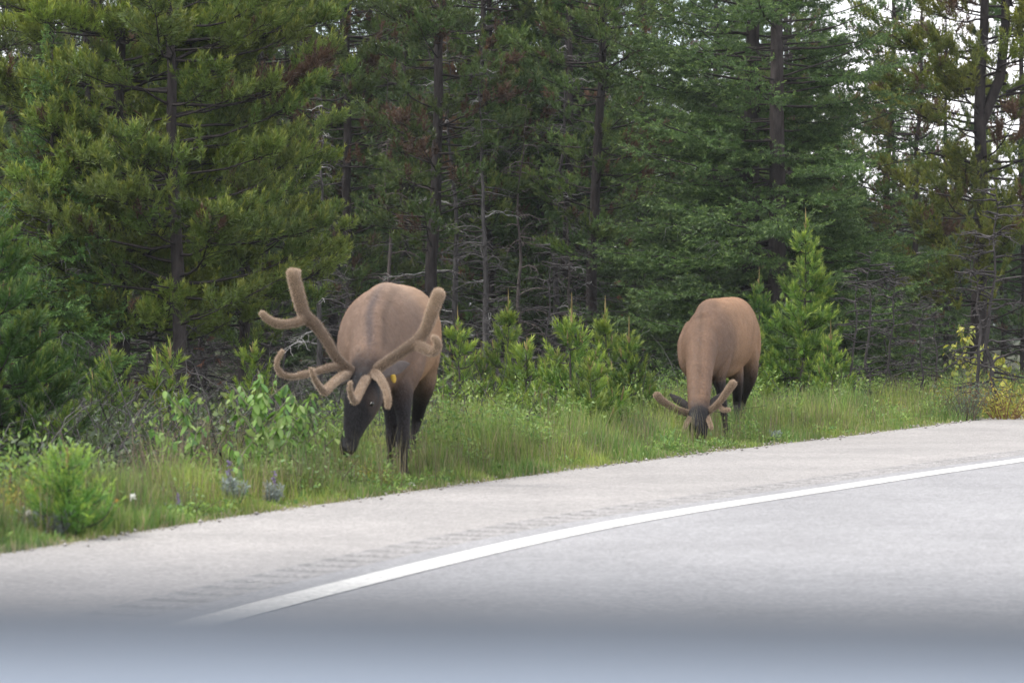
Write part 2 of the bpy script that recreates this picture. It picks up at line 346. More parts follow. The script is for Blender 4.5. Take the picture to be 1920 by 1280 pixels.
GREY = np.array([.075, .07, .07]); BARKC = np.array([.04, .034, .033]); PALE = np.array([.24, .235, .23])
def pine(seed, H=9., r0=.11, live=2.2, R=1.5, zvis=7., col=(.062, .085, .022), tip=(.16, .15, .035), brown=.04, dens=1., whorl=.3,
         dead=1., nl=.075, nn=26, w=.010, prof=None, fork=None, bark=BARKC, gaps=-.6, twig=GREY):
    rng = np.random.default_rng(seed); col = np.array(col) * (.90, 1.12, .72); tip = np.array(tip) * (.98, 1.12, .70)
    wood, lv, dd = Geo(), Geo(), Geo()
    T = trunk_pts(rng, H); wood.tube(T, r0 * np.clip(1 - T[:, 2] / (H * 1.03), .03, 1) ** .8 * (1 + .35 * np.exp(-np.clip(T[:, 2], 0, 9) / .25)), bark, 9)
    if fork:
        zf, dx = fork; P0 = tr_at(T, zf); z = np.linspace(0, H - zf, 8); F2 = np.c_[P0[0] + dx * np.clip(z / 1.2, 0, 1) ** .6 , P0[1] + 0 * z + .1 * z / 3, zf + z]
        wood.tube(F2, r0 * .62 * np.clip(1 - z / (H - zf), .05, 1) ** .7, bark, 8)
    ns = crown_noise(rng); sp, sdv, sc, st, sl = [], [], [], [], []
    z = .5
    while z < H - .1:
        for _ in range(rng.integers(4, 7)):
            zz = z + rng.normal(0, .08); base = tr_at(T, zz); az = rng.random() * 6.283
            if fork and zz > fork[0] + .3 and rng.random() < .5: base = base + np.array([fork[1], 0, 0])
            u = (zz - live) / (H - live)
            if u < 0 or rng.random() < .04:                       # dead lower branch
                if rng.random() > .6 * dead: continue
                L = R * rng.uniform(.35, .95); b = spline_branch(rng, base, az, rng.uniform(-.3, .25), rng.uniform(-.9, .1), L, 6, .12)
                pale = PALE if rng.random() < .07 else twig * rng.uniform(.7, 1.5)
                dd.tube(b, np.linspace(.012, .003, 7), pale, 4)
                for k in range(int(7 * L * dead)):
                    t = rng.uniform(.2, 1); q = at(b, t); tw = spline_branch(rng, q, az + rng.choice([-1, 1]) * rng.uniform(.4, 1.2), rng.uniform(-.6, .5), rng.uniform(-1.2, .6), rng.uniform(.15, .5) * L, 4, .25)
                    dd.tube(tw, np.linspace(.006, .002, 5), pale, 3)
                    if rng.random() < .10:
                        sp.append(tw[-1]); sdv.append(tw[-1] - tw[-2]); sc.append((.14, .06, .035)); st.append((.2, .09, .05)); sl.append(.1)
                continue
            pr = prof(u) if prof else (min(1, max(.02, 1 - u) * 1.9) ** .8) * (.75 + .25 * min(1, u * 5))
            L = R * pr * rng.uniform(.6, 1.1) + .1
            b = spline_branch(rng, base, az, rng.uniform(-.15, .3), rng.uniform(.1, .9), L, 6, .08)
            wood.tube(b, np.linspace(.006 + .009 * L, .003, 7), bark * rng.uniform(.8, 1.2), 4)
            if zz > zvis and rng.random() < .6: continue
            c = col * rng.uniform(.8, 1.25) * np.array([rng.uniform(.9, 1.15), 1, rng.uniform(.8, 1.2)])
            isb = rng.random() < brown; nsub = max(3, int(L * 9 * dens))
            for k in range(nsub):
                t = 1 - rng.random() ** 1.3 * .72; q = at(b, t)
                if ns(q * 2.4) < gaps: continue
                Ls = (.18 + .42 * L * (1.05 - t)) * rng.uniform(.6, 1.1)
                tw = spline_branch(rng, q, az + rng.choice([-1, 1]) * rng.uniform(.2, 1.1), rng.uniform(-.2, .5), rng.uniform(.5, 1.3), Ls, 4, .12)
                wood.tube(tw[[0, 2, 4]], [.006, .004, .003], bark, 3)
                m = 3 + int(Ls * 9)
                bb = isb or rng.random() < brown * .6
                for s in range(m):
                    f = 1 - s / m * .75; pp = at(tw, f); dv = (tw[-1] - tw[-2]) / np.linalg.norm(tw[-1] - tw[-2]) + np.array([0, 0, .5]) + rng.normal(0, .45 if s else .15, 3)
                    young = s == 0 or rng.random() < .25
                    sp.append(pp + rng.normal(0, .02, 3)); sdv.append(dv); sl.append(rng.uniform(.10, .18))
                    if bb: sc.append((.105, .06, .035)); st.append((.15, .085, .045))
                    else: sc.append(c * rng.uniform(.85, 1.15)); st.append(c * .45 + tip * .6 * rng.uniform(.7, 1.2) if young else c * 1.25)
        z += whorl * rng.uniform(.7, 1.3)
    needles(lv, sp, sdv, np.array(sl), np.array(sc), np.array(st), nn, nl, w, rng=rng)
    r = {'trunk': (wood.mesh('pine_trunk', M_BARK, True)), 'crown': lv.mesh('pine_crown', M_NEEDLE)}
    if dd.n: r['dead_branches'] = dd.mesh('dead_branches', M_BARK)
    return r

def spruce(seed, H=9., r0=.14, low=.3, R=2.4, zvis=7., col=(.03, .058, .026), tip=(.075, .12, .055), dens=1., whorl=.2, nn=15, w=.011, nl=.034,
           up=.0, prof=None, dead=.2, gap=-.9, bare=None):
    rng = np.random.default_rng(seed); col = np.array(col) * (.90, 1.12, .72); tip = np.array(tip) * (.98, 1.12, .70); wood, lv, dd = Geo(), Geo(), Geo()
    T = trunk_pts(rng, H, .01, .012); wood.tube(T, r0 * np.clip(1 - T[:, 2] / (H * 1.03), .03, 1) ** .85, BARKC * 1.1, 10)
    ns = crown_noise(rng); sp, sdv, sc, st, sl = [], [], [], [], []
    z = low
    while z < H - .05:
        u = (z - low) / (H - low)
        for _ in range(rng.integers(4, 7) if u < .9 else 4):
            zz = z + rng.normal(0, .05); base = tr_at(T, min(zz, H)); az = rng.random() * 6.283
            if bare is not None and zz > 2.6 and math.cos(az - bare) > .80 and rng.random() < .85: continue
            pr = prof(u) if prof else max(.01, 1 - u) ** .8 * (.8 + .2 * min(1, u * 6))
            L = max(.12, R * pr * rng.uniform(.7, 1.1)); e0 = -.35 + .9 * u + rng.normal(0, .08) + up; e1 = e0 + .45 - .1 * u
            b = spline_branch(rng, base, az, e0 if L < 1 else e0 - .05, e1, L, 7, .05)
            wood.tube(b, np.linspace(.006 + .006 * L, .003, 8), BARKC, 4)
            if rng.random() < dead * (1 - u):
                for k in range(10):
                    t = rng.uniform(.2, .9); tw = spline_branch(rng, at(b, t), az + rng.choice([-1, 1]) * rng.uniform(.5, 1.4), rng.uniform(-.7, .2), -.9, rng.uniform(.2, .6), 4, .2)
                    dd.tube(tw, np.linspace(.005, .002, 5), PALE * rng.uniform(.4, 1), 3)
            if zz > zvis and rng.random() < .6: continue
            c = col * rng.uniform(.8, 1.25); s = .22 * L if L > .6 else .0; sgn = 1
            while s < L:
                t = s / L; q = at(b, t); sgn = -sgn
                if ns(q * 1.5) > gap:
                    Ls = min(.75, (.12 + .5 * (L - s)) * min(1, .35 + s / L * 2)) * rng.uniform(.7, 1.15)
                    tw = spline_branch(rng, q, az + sgn * rng.uniform(.6, 1.05), rng.uniform(-.3, .15), rng.uniform(-.25, .35), Ls, 4, .09)
                    m = max(1, int(Ls / .085))
                    for k in range(m):
                        f = (k + .2) / m; pp = at(tw, f); dv = tw[min(4, int(f * 4) + 1)] - tw[int(f * 4)]; dv = unit(dv) + rng.normal(0, .33, 3); dv[2] += .05
                        sp.append(pp); sdv.append(dv); sl.append(.12)
                        last = k >= m - 2; sc.append(c); st.append(c * .4 + tip * .75 * rng.uniform(.7, 1.2) if last else c * 1.1)
                        if k < m - 1 and rng.random() < .75:
                            sp.append(pp); sdv.append(unit(dv) + np.cross(unit(dv), [0, 0, 1.]) * rng.choice([-1, 1]) * .9 + [0, 0, -.1]); sl.append(.13); sc.append(c); st.append(c * .7 + tip * .4)
                s += .075 / dens * rng.uniform(.7, 1.3)
            sp.append(b[-1]); sdv.append(b[-1] - b[-2]); sl.append(.12); sc.append(c); st.append(tip)
        z += whorl * rng.uniform(.7, 1.3)
    needles(lv, sp, sdv, np.array(sl), np.array(sc), np.array(st), nn, nl, w, .5, 1.25, rng)
    r = {'trunk': wood.mesh('spruce_trunk', M_BARK, True), 'crown': lv.mesh('spruce_crown', M_NEEDLE)}
    if dd.n: r['dead_branches'] = dd.mesh('dead_branches', M_BARK)
    return r

def young_pine(seed, H=1.3, R=.35, col=(.14, .19, .042), tip=(.33, .34, .085), candle=.7, nn=32, nl=.065, w=.010, dens=1., sparse=False, lay=.15):
    rng = np.random.default_rng(seed); col = np.array(col) * (.90, 1.12, .72); tip = np.array(tip) * (.98, 1.12, .70); wood, lv, cd = Geo(), Geo(), Geo()
    T = trunk_pts(rng, H, .01, .006); wood.tube(T, np.clip(.012 + .012 * H, 0, .05) * np.clip(1 - T[:, 2] / (H * 1.05), .08, 1), BARKC * 1.4, 6)
    sp, sdv, sc, st, sl = [], [], [], [], []
    def cand(p, d, L):
        d = unit(np.array(d)); cd.tube(np.array([p, p + d * L * .6, p + d * L]), [.0075, .0075, .002], np.array([.24, .19, .085]) * rng.uniform(.7, 1.2), 4)
    nl_ = max(3, int(H / lay)); 
    for i in range(nl_):
        z = H * (i + .4) / nl_ * .93; u = z / H
        for k in range(rng.integers(4, 7)):
            if sparse and rng.random() < .4: continue
            az = rng.random() * 6.283; L = (R * 1.08 * max(.02, 1.0 - u) ** 1.15 + .06) * rng.uniform(.7, 1.12)
            b = spline_branch(rng, tr_at(T, z), az, rng.uniform(-.05, .3), rng.uniform(.6, 1.15), L, 5, .07)
            wood.tube(b, np.linspace(.004 + .008 * L, .003, 6), BARKC * 1.3, 3)
            c = col * rng.uniform(.8, 1.2); m = max(2, int(L / .07 * dens))
            for s in range(m):
                f = 1 - s / m * .85; pp = at(b, f); dv = unit(b[-1] - b[-2]) + rng.normal(0, .2 if s == 0 else .55, 3) + [0, 0, .45]
                sp.append(pp); sdv.append(dv); sl.append(.11); sc.append(c); st.append(c * .3 + tip * .8 if s < 2 else c * 1.15)
                if s and rng.random() < .6:
                    sp.append(pp); sdv.append(unit(b[-1] - b[-2]) + np.cross([0, 0, 1.], unit(b[-1] - b[-2])) * rng.choice([-1, 1]) * .9 + [0, 0, .2]); sl.append(.13); sc.append(c); st.append(c * .4 + tip * .6)
            if rng.random() < .25 * candle: cand(b[-1], (b[-1] - b[-2]) * .3 + np.array([0, 0, .06]), rng.uniform(.07, .13))
    n = max(4, int(H / .045))
    for i in range(n):
        z = H * (i + .5) / n; sp.append(tr_at(T, z)); sdv.append(np.r_[rng.normal(0, .35, 2), 1]); sl.append(.09); sc.append(col); st.append(tip)
    for k in range(4 if H > .6 else 2):
        a = rng.random() * 6.28; cand(T[-1] - [0, 0, .05], [math.cos(a) * .35, math.sin(a) * .35, 1], .09)
    cand(T[-1] - [0, 0, .03], [0, 0, 1], .26 if H > .8 else .1)
    needles(lv, sp, sdv, np.array(sl), np.array(sc), np.array(st), nn, nl, w, .25, .95, rng)
    return {'trunk': wood.mesh('young_pine_trunk', M_BARK, True), 'crown': lv.mesh('young_pine_crown', M_NEEDLE), 'candles': cd.mesh('shoot_candles', M_BARK)}

def bare_tree(seed, H=7., r0=.06, R=1., col=GREY, n=60, palef=.3, droop=-.6):
    rng = np.random.default_rng(seed); wood, dd = Geo(), Geo(); T = trunk_pts(rng, H, .02, .03)
    wood.tube(T, r0 * np.clip(1 - T[:, 2] / (H * 1.02), .05, 1), col * .9, 7)
    for i in range(n):
        z = H * rng.uniform(.06, .98); u = z / H; az = rng.random() * 6.28; L = R * (1 - u * .7) * rng.uniform(.4, 1.1); c = (PALE * 1.2 if rng.random() < palef else col * rng.uniform(.6, 1.5))
        b = spline_branch(rng, tr_at(T, z), az, rng.uniform(-.1, .5), droop + rng.normal(0, .3), L, 7, .14); dd.tube(b, np.linspace(.013, .004, 8), c, 4)
        for k in range(int(10 * L) + 2):
            t = rng.uniform(.15, 1); tw = spline_branch(rng, at(b, t), az + rng.choice([-1, 1]) * rng.uniform(.3, 1.4), rng.uniform(-.6, .6), rng.uniform(-1.2, .6), rng.uniform(.2, .55) * L, 5, .25)
            dd.tube(tw, np.linspace(.006, .0025, 6), c, 3)
    return {'trunk': wood.mesh('dead_trunk', M_BARK, True), 'bare_branches': dd.mesh('bare_branches', M_BARK)}

def shrub(seed, H=.6, R=.4, stems=16, leaf=.035, nleaf=22, col=(.1, .14, .03), col2=(.16, .2, .05), ratio=.45, wood_c=(.12, .09, .07), up=1.2, fan=.5):
    """many upright stems carrying small leaves"""
    rng = np.random.default_rng(seed); wood, lv = Geo(), Geo(); lf = []
    for i in range(stems):
        a = rng.random() * 6.28; e = up - rng.random() * fan; L = H * rng.uniform(.6, 1.1)
        b = spline_branch(rng, (math.cos(a) * R * .12 * rng.random(), math.sin(a) * R * .12 * rng.random(), -.02), a, e, e + rng.normal(0, .2), L, 6, .08)
        wood.tube(b, np.linspace(.006, .002, 7), np.array(wood_c), 4)
        for k in range(nleaf):
            t = rng.uniform(.2, 1); q = at(b, t) + rng.normal(0, R * .10, 3); lf.append((q, unit(rng.normal(size=3) + [0, 0, .3])))
    p = np.array([q[0] for q in lf]); d = np.array([q[1] for q in lf]); leaves(lv, p, d, leaf, ratio, np.array(col), np.array(col2), rng)
    return {'stems': wood.mesh('shrub_stems', M_BARK), 'foliage': lv.mesh('shrub_foliage', M_LEAF)}
def leaves(geo, p, d, size, ratio, c1, c2, rng):
    n = len(p); L = size * rng.uniform(.6, 1.2, n)[:, None]; s = unit(np.cross(d, unit(rng.normal(size=(n, 3))))); N = np.cross(d, s)
    V = np.stack([p, p + d * L * .4 + s * L * ratio / 2 + N * L * .06, p + d * L * .8 + s * L * ratio * .3, p + d * L - N * L * .1, p + d * L * .8 - s * L * ratio * .3, p + d * L * .4 - s * L * ratio / 2 + N * L * .06], 1).reshape(-1, 3)
    b = np.arange(n)[:, None] * 6; F = np.concatenate([b + [0, 1, 5], b + [1, 2, 4], b + [1, 4, 5], b + [2, 3, 4]])
    t = rng.random(n)[:, None]; C = np.repeat((c1 * (1 - t) + c2 * t) * rng.uniform(.8, 1.2, (n, 1)), 6, 0); geo.add(V, F, C)

def place(name, arch, px, Y, label, cat, group=None, sc=1., rz=None, stretch=1.):
    X = gx(px, Y); rz = random.random() * 6.28 if rz is None else rz
    t = empty(name, (X, Y, GZ(X, Y)), label, cat, group, rz, sc)
    for pn, me in arch.items():
        o = obj(pn, me, t)
        if pn not in ('trunk',): o['kind'] = 'stuff'
    return t
random.seed(11)

# ------------------------------------------------------------------ big trees
PN_A = pine(1, H=9.5, r0=.10, live=1.0, R=1.8, zvis=6.3, col=(.15, .17, .042), tip=(.42, .38, .10), dens=1.75, nn=22, w=.014, brown=.03, dead=1., gaps=-.6)
PN_B = pine(2, H=9.0, r0=.09, live=.95, R=1.75, zvis=6.3, col=(.14, .165, .044), tip=(.40, .36, .09), dens=1.75, nn=22, w=.014, brown=.035, dead=1., gaps=-.6)
PN_C = pine(3, H=11, r0=.10, live=1.3, R=1.35, zvis=8.2, col=(.098, .118, .04), tip=(.22, .21, .065), dens=.75, nn=17, w=.018, brown=.13, dead=1.2, gaps=-.7)
PN_D = pine(4, H=12, r0=.11, live=2.2, R=1.45, zvis=8.2, col=(.088, .112, .042), tip=(.19, .19, .06), dens=.75, nn=17, w=.018, brown=.10, dead=1.2, gaps=-.7)
PN_E = pine(5, H=10, r0=.15, live=1.2, R=2.1, zvis=7., col=(.14, .14, .036), tip=(.32, .27, .06), dens=1.3, nn=22, w=.015, brown=.06, dead=.8, fork=(4.4, .42), gaps=-.45, whorl=.33)
PN_F = pine(6, H=12, r0=.10, live=.5, R=1.55, zvis=8.5, col=(.075, .11, .043), tip=(.15, .18, .06), dens=.7, nn=15, w=.021, brown=.06, dead=.8)
PN_R = pine(7, H=8.5, r0=.07, live=2.6, R=1.15, zvis=8., col=(.12, .10, .035), tip=(.22, .16, .06), dens=.7, nn=18, w=.015, brown=.35, gaps=-.3)
SP_A = spruce(11, H=12, r0=.17, R=3.1, zvis=6.3, low=.1, dens=.85, whorl=.2, nn=12, w=.017, nl=.052, col=(.062, .09, .036), tip=(.18, .215, .085), prof=lambda u: max(.1, max(0, 1 - u) ** .55), dead=.1, bare=math.radians(-102))
SP_B = spruce(12, H=6.0, r0=.06, R=1.6, zvis=6., col=(.10, .165, .055), tip=(.23, .32, .12), dens=1.1, whorl=.17, up=.2, nl=.05, w=.014)
SP_C = spruce(13, H=10, r0=.10, R=1.9, zvis=8., col=(.066, .09, .042), tip=(.13, .155, .065), dens=.65, whorl=.25, nn=9, w=.024, nl=.06)
DD_A = bare_tree(21, H=5.6, r0=.06, R=1.0, n=64, palef=.14)
DD_B = bare_tree(22, H=5, r0=.045, R=.9, n=50, palef=.05, col=np.array([.10, .085, .08]))
DD_C = bare_tree(23, H=2.4, r0=.03, R=.8, n=36, palef=.02, col=np.array([.055, .05, .05]), droop=-.1)

place('pine_tree', PN_A, 225, 34, 'leftmost of the two bushy yellow-green pines, its dark trunk under orange-tipped tufts', 'tree', rz=.4)
place('pine_tree', PN_B, 335, 33, 'bushy yellow-green pine right of its twin, crooked trunk leaning through the crown', 'tree', rz=2.0)
place('pine_tree', PN_B, 455, 36, 'shorter pine with a thin pale grey trunk at the right side of the bushy pair', 'tree', sc=.82, rz=4.4)
place('spruce_tree', SP_B, 85, 33, 'bright fresh green spruce with a pointed top at the upper left', 'tree', rz=1, sc=.80)
place('pine_tree', PN_C, -20, 42, 'tall pine cut by the left edge, behind the pointed bright spruce', 'tree', rz=1)
place('spruce_tree', SP_A, 1402, 43.2, 'left trunk of the two big dark spruces with layered drooping boughs', 'tree', rz=.05)
place('spruce_tree', SP_A, 1462, 42, 'right trunk of the two big dark spruces with layered drooping boughs', 'tree', rz=.45, sc=(-.95, .95, .93))
place('pine_tree', PN_E, 1840, 46, 'open olive pine with a forked trunk against the bright sky at right', 'tree', rz=.0)
place('pine_tree', PN_R, 1700, 52, 'thin pine with rust-brown needles against the sky at upper right', 'tree', rz=1, sc=1.0)
place('pine_tree', PN_C, 660, 47, 'mid-green pine just behind the elk with the large antlers', 'tree', rz=2)
place('pine_tree', PN_D, 805, 44, 'pine with a straight dark trunk rising above the right antler of the big bull', 'tree', rz=2.6)
place('pine_tree', PN_C, 925, 50, 'brown-flecked pine in the middle behind the pale dead snag', 'tree', rz=.8)
place('pine_tree', PN_D, 1108, 46, 'pine with a bare dark trunk just left of the big spruces', 'tree', rz=4.1, sc=.95)
place('dead_tree', DD_A, 912, 43, 'dead grey snag with pale bare curling branches between the two elk', 'tree', rz=1.2)
place('pine_tree', PN_F, 1655, 53, 'dark slender pine filling the gap right of the big dark spruces', 'tree', rz=1.1, sc=.86)
place('pine_tree', PN_F, 1925, 52, 'dense pine cut by the right edge behind the forked olive pine', 'tree', rz=2.1, sc=.84)
place('spruce_tree', SP_C, 1775, 55, 'pointed spruce between the rust-brown pine and the forked olive pine', 'tree', rz=2.1, sc=.80)
place('dead_tree', DD_A, 868, 46, 'dead grey snag left of the pale one between the elk', 'tree', rz=2.9, sc=1.1)
place('dead_tree', DD_A, 1030, 48, 'dead grey snag standing midway between the pale snag and the bare dark trunk', 'tree', rz=5.2, sc=1.15)
place('dead_tree', DD_B, 735, 46, 'dead brown snag hidden behind the big bull', 'tree', rz=1.2, sc=1.1)
place('dead_tree', DD_A, 600, 41, 'dead tangled grey snag right of the bushy yellow-green pines', 'tree', rz=4.2, sc=.85)
place('dead_tree', DD_B, 985, 45, 'dead brown twiggy snag right of the pale snag', 'tree', rz=.2)
place('dead_tree', DD_B, 440, 37, 'dead dark twiggy snag in the gap under the left pines', 'tree', rz=3.2, sc=.7)
place('dead_tree', DD_B, 1060, 47, 'dead brown twiggy snag just left of the bare dark trunk', 'tree', rz=2.5, sc=.8)
# second row and deep forest
def zone(px):
    for x, t in ((200, 'at the far left'), (500, 'behind the two bushy yellow-green pines'), (700, 'left of the big bull'), (900, 'above the back of the big bull'),
                 (1130, 'in the gap between the two elk'), (1560, 'behind the two big dark spruces')):
        if px < x: return t
    return 'under the bright sky at right'
rb = random.Random(5)
backs = []
for (Y0, n, x0, x1, dy) in ((52, 15, -60, 1180, 5), (61, 17, -80, 1980, 6), (71, 17, -80, 1640, 7), (83, 20, -80, 1560, 8), (97, 18, -80, 1500, 8)):
    for i in range(n):
        px = x0 + (x1 - x0) * (i + .5 + rb.uniform(-.4, .4)) / n; Y = Y0 + rb.uniform(-dy / 2, dy / 2); a = rb.choice([PN_C, PN_D, PN_F, PN_F, SP_C, SP_C])
        sc = rb.uniform(.85, 1.15)
        if px > 1560: sc *= rb.uniform(.5, .78); a = rb.choice([PN_F, SP_C, PN_D])
        nm = 'spruce_tree' if a is SP_C else 'pine_tree'
        place(nm, a, px, Y, ('green spruce deep in the forest ' if a is SP_C else 'slender pine deep in the forest ') + zone(px), 'tree',
              'background spruces' if a is SP_C else 'background pines', sc)
for i in range(26):                     # the forest goes on past both edges of the frame
    left = i % 2; px = rb.uniform(-620, -100) if left else rb.uniform(2000, 2450); Y = rb.uniform(44, 80) if left else rb.uniform(56, 84); a = rb.choice([PN_C, PN_D, PN_F, SP_C])
    nm = 'spruce_tree' if a is SP_C else 'pine_tree'
    place(nm, a, px, Y, ('green spruce in the forest beyond the ' if a is SP_C else 'slender pine in the forest beyond the ') + ('left' if left else 'right') + ' edge of the view', 'tree',
          'background spruces' if a is SP_C else 'background pines', rb.uniform(.85, 1.1) * (1 if left else .75))
# twiggy dead understory between the trunks
for i in range(26):
    px = rb.choice([rb.uniform(120, 640), rb.uniform(120, 1150), rb.uniform(1600, 1920)]); Y = rb.uniform(36, 46)
    place('dead_sapling', DD_C, px, Y, 'small dead leafless sapling, a tangle of grey twigs, ' + zone(px), 'sapling', 'dead saplings under the pines', rb.uniform(.7, 1.3))
# a far wood that closes the view
gf = Geo(); rg = np.random.default_rng(9)
for i in range(170):
    Y = rg.uniform(115, 170); px = rg.uniform(-150, 2050); H = rg.uniform(9, 13) if px < 1500 else rg.uniform(5, 7.5); x0 = gx(px, Y)
    n = 200; u = rg.random(n) ** .7; a = rg.random(n) * 6.28; r = 2.0 * (1 - u) ** .8 * rg.random(n) ** .4
    pp = np.c_[x0 + np.cos(a) * r, Y + np.sin(a) * r, H * (.06 + .94 * u)]; dv = np.c_[np.cos(a), np.sin(a), rg.normal(0, .3, n)]
    needles(gf, pp, dv, .3, np.array([.045, .07, .035]) * rg.uniform(.7, 1.3), np.array([.08, .10, .05]), 3, .55, .28, .3, 1.1, rg)
    gf.tube([(x0, Y, 0), (x0, Y, H)], [.14, .03], BARKC, 4)
tag(obj('distant_forest', gf.mesh('distant_forest', M_NEEDLE)), 'far wall of conifers closing the view', 'forest', None, 'stuff')

# ------------------------------------------------------------------ young pines
YP_BIG = young_pine(31, H=2.5, R=.78, dens=1.2, nn=28, nl=.075, w=.012, col=(.12, .175, .04), tip=(.34, .35, .10), lay=.13)
YP_FAR = young_pine(32, H=2.2, R=.82, dens=1.3, nn=30, nl=.07, w=.011, col=(.07, .125, .036), tip=(.22, .25, .07), candle=.8, lay=.12)
YP_1 = young_pine(33, H=1.25, R=.38); YP_2 = young_pine(34, H=1.1, R=.45, col=(.115, .175, .042), lay=.12); YP_3 = young_pine(35, H=.8, R=.3)
YP_S = young_pine(36, H=.75, R=.18, sparse=True, candle=2, tip=(.24, .24, .05))
JUN = young_pine(37, H=.46, R=.25, col=(.10, .18, .045), tip=(.36, .40, .09), candle=0, nn=20, nl=.032, w=.006, dens=2.0, lay=.035)
place('young_pine', YP_BIG, 1503, 36.5, 'tallest young pine with a pointed leader, right of the second elk', 'young pine', 'young pines on the verge', rz=.3)
place('young_pine', YP_FAR, 1425, 37, 'darker young pine half hidden behind the second elk rump', 'young pine', 'young pines on the verge', rz=.3, sc=.82)
place('young_pine', YP_FAR, -5, 22.4, 'large dark young pine with orange candles at the left edge', 'young pine', 'young pines on the verge', rz=1, sc=.98)
place('young_pine', YP_2, 78, 23.5, 'bushy young pine tucked against the large one at the left edge', 'young pine', 'young pines on the verge', rz=1, sc=.95)
for px, Y, a, s, lb in ((1135, 30, YP_1, 1.05, 'pointed young pine in the middle of the gap between the elk, taller than its neighbours'),
                        (1075, 27.8, YP_2, 1.15, 'round bushy young pine left of the tallest one between the elk'),
                        (1180, 29.5, YP_2, 1.0, 'young pine right of the tallest one between the elk'),
                        (1105, 26.6, YP_3, 1.05, 'low young pine nearest the road between the elk'),
                        (952, 33, YP_1, 1.12, 'young pine in front of the dead snag trunks'),
                        (990, 31, YP_3, 1.3, 'small bright young pine right of the snag trunks'),
                        (860, 31, YP_1, 1.0, 'young pine just right of the big bull shoulder'),
                        (905, 33, YP_2, .8, 'low dark young pine left of the snag trunks'),
                        (320, 26.5, YP_S, 1.35, 'skinny young pine with a long yellow leader among dark twigs at left'),
                        (205, 30, YP_2, .9, 'dim young pine below the left pine trunks'),
                        (475, 32, YP_3, 1.2, 'dark young pine behind the leafy sapling at left'),
                        (1045, 34, YP_3, 1.1, 'small young pine in shade beneath the bare dark trunk'),
                        (1410, 34, YP_1, .9, 'slim young pine between the second elk and the tallest young pine'),
                        (1560, 35.5, YP_2, .95, 'low bushy young pine at the right foot of the tallest one')):
    place('young_pine', a, px, Y, lb, 'young pine', 'young pines on the verge', s)
place('young_spruce', JUN, 132, 15.9, 'small round yellow-green spruce bush beside the road at lower left', 'young spruce')

# ------------------------------------------------------------------ shrubs and leafy saplings
SH_W = shrub(41, H=.62, R=.45, stems=34, leaf=.05, nleaf=24, col=(.10, .15, .09), col2=(.15, .20, .12), ratio=.22, up=1.35, fan=.5)
SH_Y = shrub(42, H=.6, R=.5, stems=26, leaf=.05, nleaf=22, col=(.24, .25, .04), col2=(.42, .38, .06), ratio=.4, wood_c=(.16, .08, .05))
SH_G = shrub(43, H=.5, R=.45, stems=24, leaf=.045, nleaf=22, col=(.10, .17, .04), col2=(.18, .26, .07), ratio=.45)
SH_B = shrub(44, H=.45, R=.4, stems=50, leaf=.02, nleaf=14, col=(.13, .11, .07), col2=(.18, .14, .09), ratio=.3, wood_c=(.15, .12, .09), up=1.4)
SH_T = shrub(45, H=.85, R=.35, stems=12, leaf=.065, nleaf=18, col=(.13, .20, .05), col2=(.24, .30, .09), ratio=.5, up=1.4, fan=.4)
